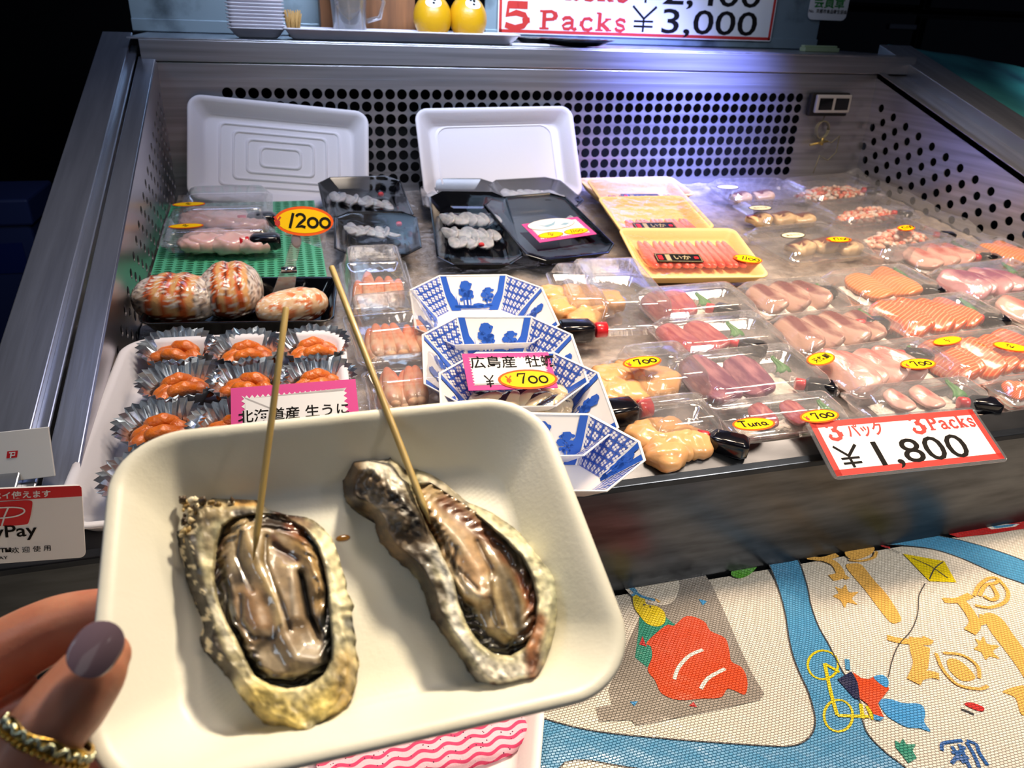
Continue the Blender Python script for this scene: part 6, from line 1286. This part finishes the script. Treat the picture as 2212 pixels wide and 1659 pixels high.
def mcR(P, d):
    C_ = paint(P, '#a8987e', [('#c2ab90', [(905, 1075), (935, 1110)], 18, 12, .8), ('#bda48c', [(985, 1160), (1030, 1240), (1040, 1280)], 34, 20, .9), ('#a8a090', [(975, 1155), (995, 1185)], 16, 10, .6), ('#e6dcce', [(975, 1230), (1000, 1270), (1030, 1290)], 12, 9, .9), ('#6b3212', [(960, 1085), (1020, 1130), (1080, 1180), (1120, 1240)], 17, 12, .8), ('#9a6a40', [(900, 1080), (925, 1130), (950, 1165)], 7, 6, .6),
        ('#8c4a1c', [(1130, 1250), (1150, 1300), (1150, 1360)], 15, 10, .8), ('#7e7462', [(1090, 1240), (1110, 1320), (1120, 1370)], 22, 14, .85), ('#b5ab94', [(1060, 1250), (1075, 1320), (1105, 1370)], 12, 8, .85), ('#1c1815', [(1010, 1320), (1040, 1380), (1080, 1405), (1130, 1395)], 17, 9, .96), ('#2e2822', [(985, 1290), (1005, 1330)], 12, 8, .9), ('#59503f', [(1080, 1180), (1120, 1220)], 9, 8, .6), ('#4a3b2b', [(1130, 1370), (1150, 1330)], 9, 7, .8), ('#4a3a2a', [(985, 1185), (980, 1220), (1000, 1250), (1030, 1272)], 4, 4, .7), ('#5a4632', [(1030, 1170), (1060, 1230), (1062, 1290), (1085, 1350)], 5, 4, .65), ('#3a3026', [(940, 1130), (965, 1180), (985, 1240)], 5, 4, .7), ('#d9cdb8', [(1045, 1300), (1060, 1350), (1090, 1385)], 6, 5, .6), ('#2c2620', [(1100, 1255), (1118, 1300), (1120, 1350)], 6, 5, .7), ('#6e6454', [(1110, 1210), (1140, 1260)], 6, 5, .7)])  # fold shade painted in as thin dark strokes, beside the flesh's own tones
    fr = np.sin(np.hypot(P[:, 0] - 1040, P[:, 1] - 1240) * .9 + 3 * fbm(P, .03, 6)); C_ = C_ * (1 - .22 * (fr > .3) * (1 - sm(d, 8, 34)))[:, None]
    n2 = fbm(P, .06, 32); n3 = fbm(P, .2, 7); C_ = (C_ / .3) ** 1.35 * .3 * np.array([[.74, .69, .58]]) * np.clip(1 + .30 * n2 + .15 * n3, .5, 1.5)[:, None]; return np.clip(C_, 0, 1)
rel(mRL, mRR, 90, 140, mhR, mcR, 'oyster_meat', MEAT, oR, skirt=((1.0, .85), (.95, .72)))
mb = MB(); mb.v = []; col = []
for (px, py, r, z) in ((1215, 1330, .0065, .004), (1222, 1345, .004, .003)):
    q = hl(px, py, z); mb.ball((q[0], q[1], FZ + z), (r * .6, r * 1.3, .003), fn=lambda p: p * (1 + .25 * math.sin(p.x * 900) * math.cos(p.y * 700)))
mb.build('dark_shell_edge', pm('dark_shell', '#3a2620', .6, bump=(200, .6, .002)), oR)
# barnacles on the left shell hinge
mb = MB(); rr = random.Random(11)
for i in range(46):
    px = rr.uniform(386, 505) if i < 34 else rr.uniform(388, 412); py = (rr.uniform(1078, 1110) if i < 34 else rr.uniform(1120, 1170)); q = hl(px, py, .012); r = rr.uniform(.0008, .0020); n0 = len(mb.v)
    mb.ball((q[0], q[1], FZ + rr.uniform(.009, .014)), (r, r, r * rr.uniform(.6, 1.1)), nu=8, nv=6, fn=lambda p: p * (1 + .3 * math.sin(p.x * 3000 + i)))
    c_ = lin(rr.choice(['#cbb890', '#b59a64', '#4a3826', '#e2d6ba', '#8a6f3e'])); col += [(*c_, 1)] * (len(mb.v) - n0)
mb.c = col; mb.build('barnacle_crust', SHELL, oL)
# sauce drops on the tray
for (px, py, rx, ry, l) in ((741, 1163, .0034, .0017, 'small amber sauce drop between the two oysters'),):
    q = hl(px, py, 0); mb = MB(); mb.ball((0, 0, 0), (rx, ry, .0006), nu=20, nv=8); o = mb.build('sauce_drop', pm('amber_sauce', '#c98a35', .08, coat=1)); o.matrix_world = HM @ T(q[0], q[1], FZ + .0004); tag(o, l, 'sauce')
mb = MB(); rr = random.Random(4)
for i in range(34):
    px, py = rr.choice([(425, 1395), (430, 1440), (455, 1500), (400, 1560), (430, 1380)]); px += rr.uniform(-14, 14); py += rr.uniform(-40, 60); q = hl(px, py, 0); mb.ball((q[0], q[1], FZ + .0001), (rr.uniform(.0003, .0012), rr.uniform(.0003, .0010), .0004), nu=10, nv=6)
o = mb.build('broth_droplets', clear('broth', tint=(.96, .92, .82), rough=.03, refl=.12)); o.matrix_world = HM.copy(); tag(o, 'shiny broth droplets beside the left oyster', 'droplets', None, 'stuff')
# skewers
WOOD = pm('skewer_wood', '#b59a5c', .45, coat=.15, bump=(60, .3, .001), stretch=(9, 9, 1), var=('#8c6f38', 14, .45, .75))
for (pb_, db, pt_, dt, r, l) in (((555, 1150), .338, (618, 665), .372, .00155, 'wooden skewer standing in the left oyster'), ((912, 1085), .362, (716, 577), .445, .00175, 'longer slanting wooden skewer stuck in the right oyster')):
    a = Pd(*pb_, db); b_ = Pd(*pt_, dt); ax = (b_ - a); L_ = ax.length
    M = frame(a, ax.cross(Vector((0, 1, 0))), ax); mb = MB()
    mb.rings([[(rr_ * r * math.cos(k * math.pi / 8), rr_ * r * math.sin(k * math.pi / 8), z) for k in range(16)] for rr_, z in ((.15, -.012), (.9, -.002), (1, .0), (1, L_ * .3), (1.03, L_ * .6), (1, L_ - .0004), (.85, L_))])
    solo(mb, 'skewer', WOOD, l, 'skewer', M)
# ------------------------------------------------------------------ the hand
def chain(mb, pts, n=20):
    """pts: (px, py, depth, radius) joints of one finger; smooth path"""
    P3 = [Pd(a, b_, c) for a, b_, c, _ in pts]; Rr = [q[3] for q in pts]; path = []; rad = []
    N_ = len(P3)
    for i in range(N_ - 1):
        p0, p1, p2, p3 = P3[max(0, i - 1)], P3[i], P3[i + 1], P3[min(N_ - 1, i + 2)]
        for k in range(6):
            t = k / 6; path.append(.5 * ((2 * p1) + (p2 - p0) * t + (2 * p0 - 5 * p1 + 4 * p2 - p3) * t * t + (3 * p1 - p0 - 3 * p2 + p3) * t ** 3)); rad.append(Rr[i] + (Rr[i + 1] - Rr[i]) * t)
    path.append(P3[-1]); rad.append(Rr[-1])
    d0 = (path[-1] - path[-2]).normalized()
    for f, rf in ((.35, .93), (.62, .78), (.82, .55), (.93, .3)): path.append(P3[-1] + d0 * Rr[-1] * f); rad.append(Rr[-1] * rf)
    mb.tube(path, rad, n, up=Vector((0.2, 0, 1)))
hand_o = thing('person', 'hand with grey-mauve nail polish and gold ring gripping the foam tray', 'person', T(*Pd(60, 1700, .27)))
mb = MB()
chain(mb, [(-150, 1960, .245, .021), (-20, 1800, .245, .0165), (88, 1600, .250, .0125), (150, 1520, .256, .0128), (203, 1450, .262, .0112), (226, 1418, .266, .0088)])       # thumb
chain(mb, [(-330, 1750, .30, .017), (-180, 1560, .33, .0165), (-30, 1440, .345, .0165), (130, 1355, .354, .0150), (290, 1325, .357, .0120), (390, 1330, .352, .0088)])          # index under the tray
chain(mb, [(-330, 1820, .30, .017), (-190, 1680, .33, .0135), (-60, 1585, .342, .0125), (110, 1520, .350, .0115), (300, 1480, .350, .0105), (430, 1480, .345, .0088)])   # middle
chain(mb, [(-330, 1900, .29, .016), (-160, 1790, .31, .013), (40, 1700, .322, .0118), (220, 1640, .330, .011), (400, 1620, .330, .0098), (520, 1620, .326, .0082)])
chain(mb, [(-320, 2000, .28, .015), (-120, 1930, .295, .0115), (100, 1850, .305, .0105), (260, 1790, .310, .0095), (400, 1770, .310, .0085), (480, 1770, .308, .0070)])
chain(mb, [(-420, 2150, .255, .030), (-330, 1950, .275, .030), (-300, 1820, .295, .026), (-260, 1700, .305, .018)])
chain(mb, [(-420, 2300, .25, .028), (-260, 2060, .26, .028), (-180, 1960, .25, .022)])
chain(mb, [(-900, 2600, .22, .034), (-600, 2350, .24, .031), (-400, 2150, .26, .030)])
SKIN = pm('skin', '#bd8068', .42, sss=.2, bump=(340, .25, .0006), var=('#a85c48', 30, .45, .75))
ho = bw(mb, 'hand', SKIN, hand_o)
md = ho.modifiers.new('remesh', 'REMESH'); md.mode = 'VOXEL'; md.voxel_size = .0011; md.use_smooth_shade = True
md = ho.modifiers.new('smooth', 'SMOOTH'); md.factor = .6; md.iterations = 10
# thumb nail
tip = Pd(238, 1402, .262); c0 = Pd(212, 1400, .2545); back = Pd(178, 1448, .250)
axn = (Pd(224, 1385, .258) - Pd(165, 1470, .2495)).normalized(); view = (CAM - c0).normalized(); side = axn.cross(view).normalized(); upn = side.cross(axn).normalized()
Mn = frame(Pd(208, 1402, .2515), side, upn)
mb = MB()
def nl(u, v):
    x = (u - .5) * 2; q_ = math.sin((v - .5) * math.pi); wv = .0077 * (1 - abs(q_) ** 2.6) ** .5 if abs(q_) < 1 else 0
    xx = x * wv; yy = q_ * .0092
    return (xx, yy, .0012 - 46 * xx * xx - 10 * (yy - .001) ** 2)
mb.grid(nl, 24, 30)
mb.build('nail', pm('mauve_polish', '#7a6676', .12, coat=1.0, spec=.7), hand_o, solid=.0009, M=hand_o.matrix_world.inverted() @ Mn)
# ring round the thumb
rc = Pd(103, 1598, .2515); ax = (Pd(150, 1520, .256) - Pd(70, 1640, .2485)).normalized(); Mr = frame(rc, ax.cross(Vector((0, .3, 1))), ax)
GOLD = pm('gold', '#d9b25a', .2, 1, bump=(300, .4, .001)); SILV = pm('silver_leaf', '#b9bda6', .25, 1, bump=(500, .6, .001))
mb = MB(); R0 = .0136
mb.rings([[(r * math.cos(k * math.pi / 32), r * math.sin(k * math.pi / 32), z + .0006 * math.sin(k * .55)) for k in range(64)] for r, z in ((R0, -.0028), (R0 + .0012, -.0026), (R0 + .0014, 0), (R0 + .0012, .0026), (R0, .0028), (R0 - .0006, 0))] , 0, False, False)
for k in range(40): a = k * math.pi / 20; mb.ball(((R0 + .0014) * math.cos(a), (R0 + .0014) * math.sin(a), -.0022), (.0009, .0009, .0009), nu=8, nv=6)
rg = mb.build('gold_band', GOLD, hand_o, M=hand_o.matrix_world.inverted() @ Mr)
mb = MB()
for k in range(40):
    a = k * math.pi / 20; s_ = 1 if k % 2 else -1
    mb.ball((0, 0, 0), (.0008, .0022, .0008), 0, RZ(a) @ T(R0 + .0017, 0, .0007) @ RX(s_ * .9), 10, 6)
mb.build('leaf_engraving', SILV, hand_o, M=hand_o.matrix_world.inverted() @ Mr)
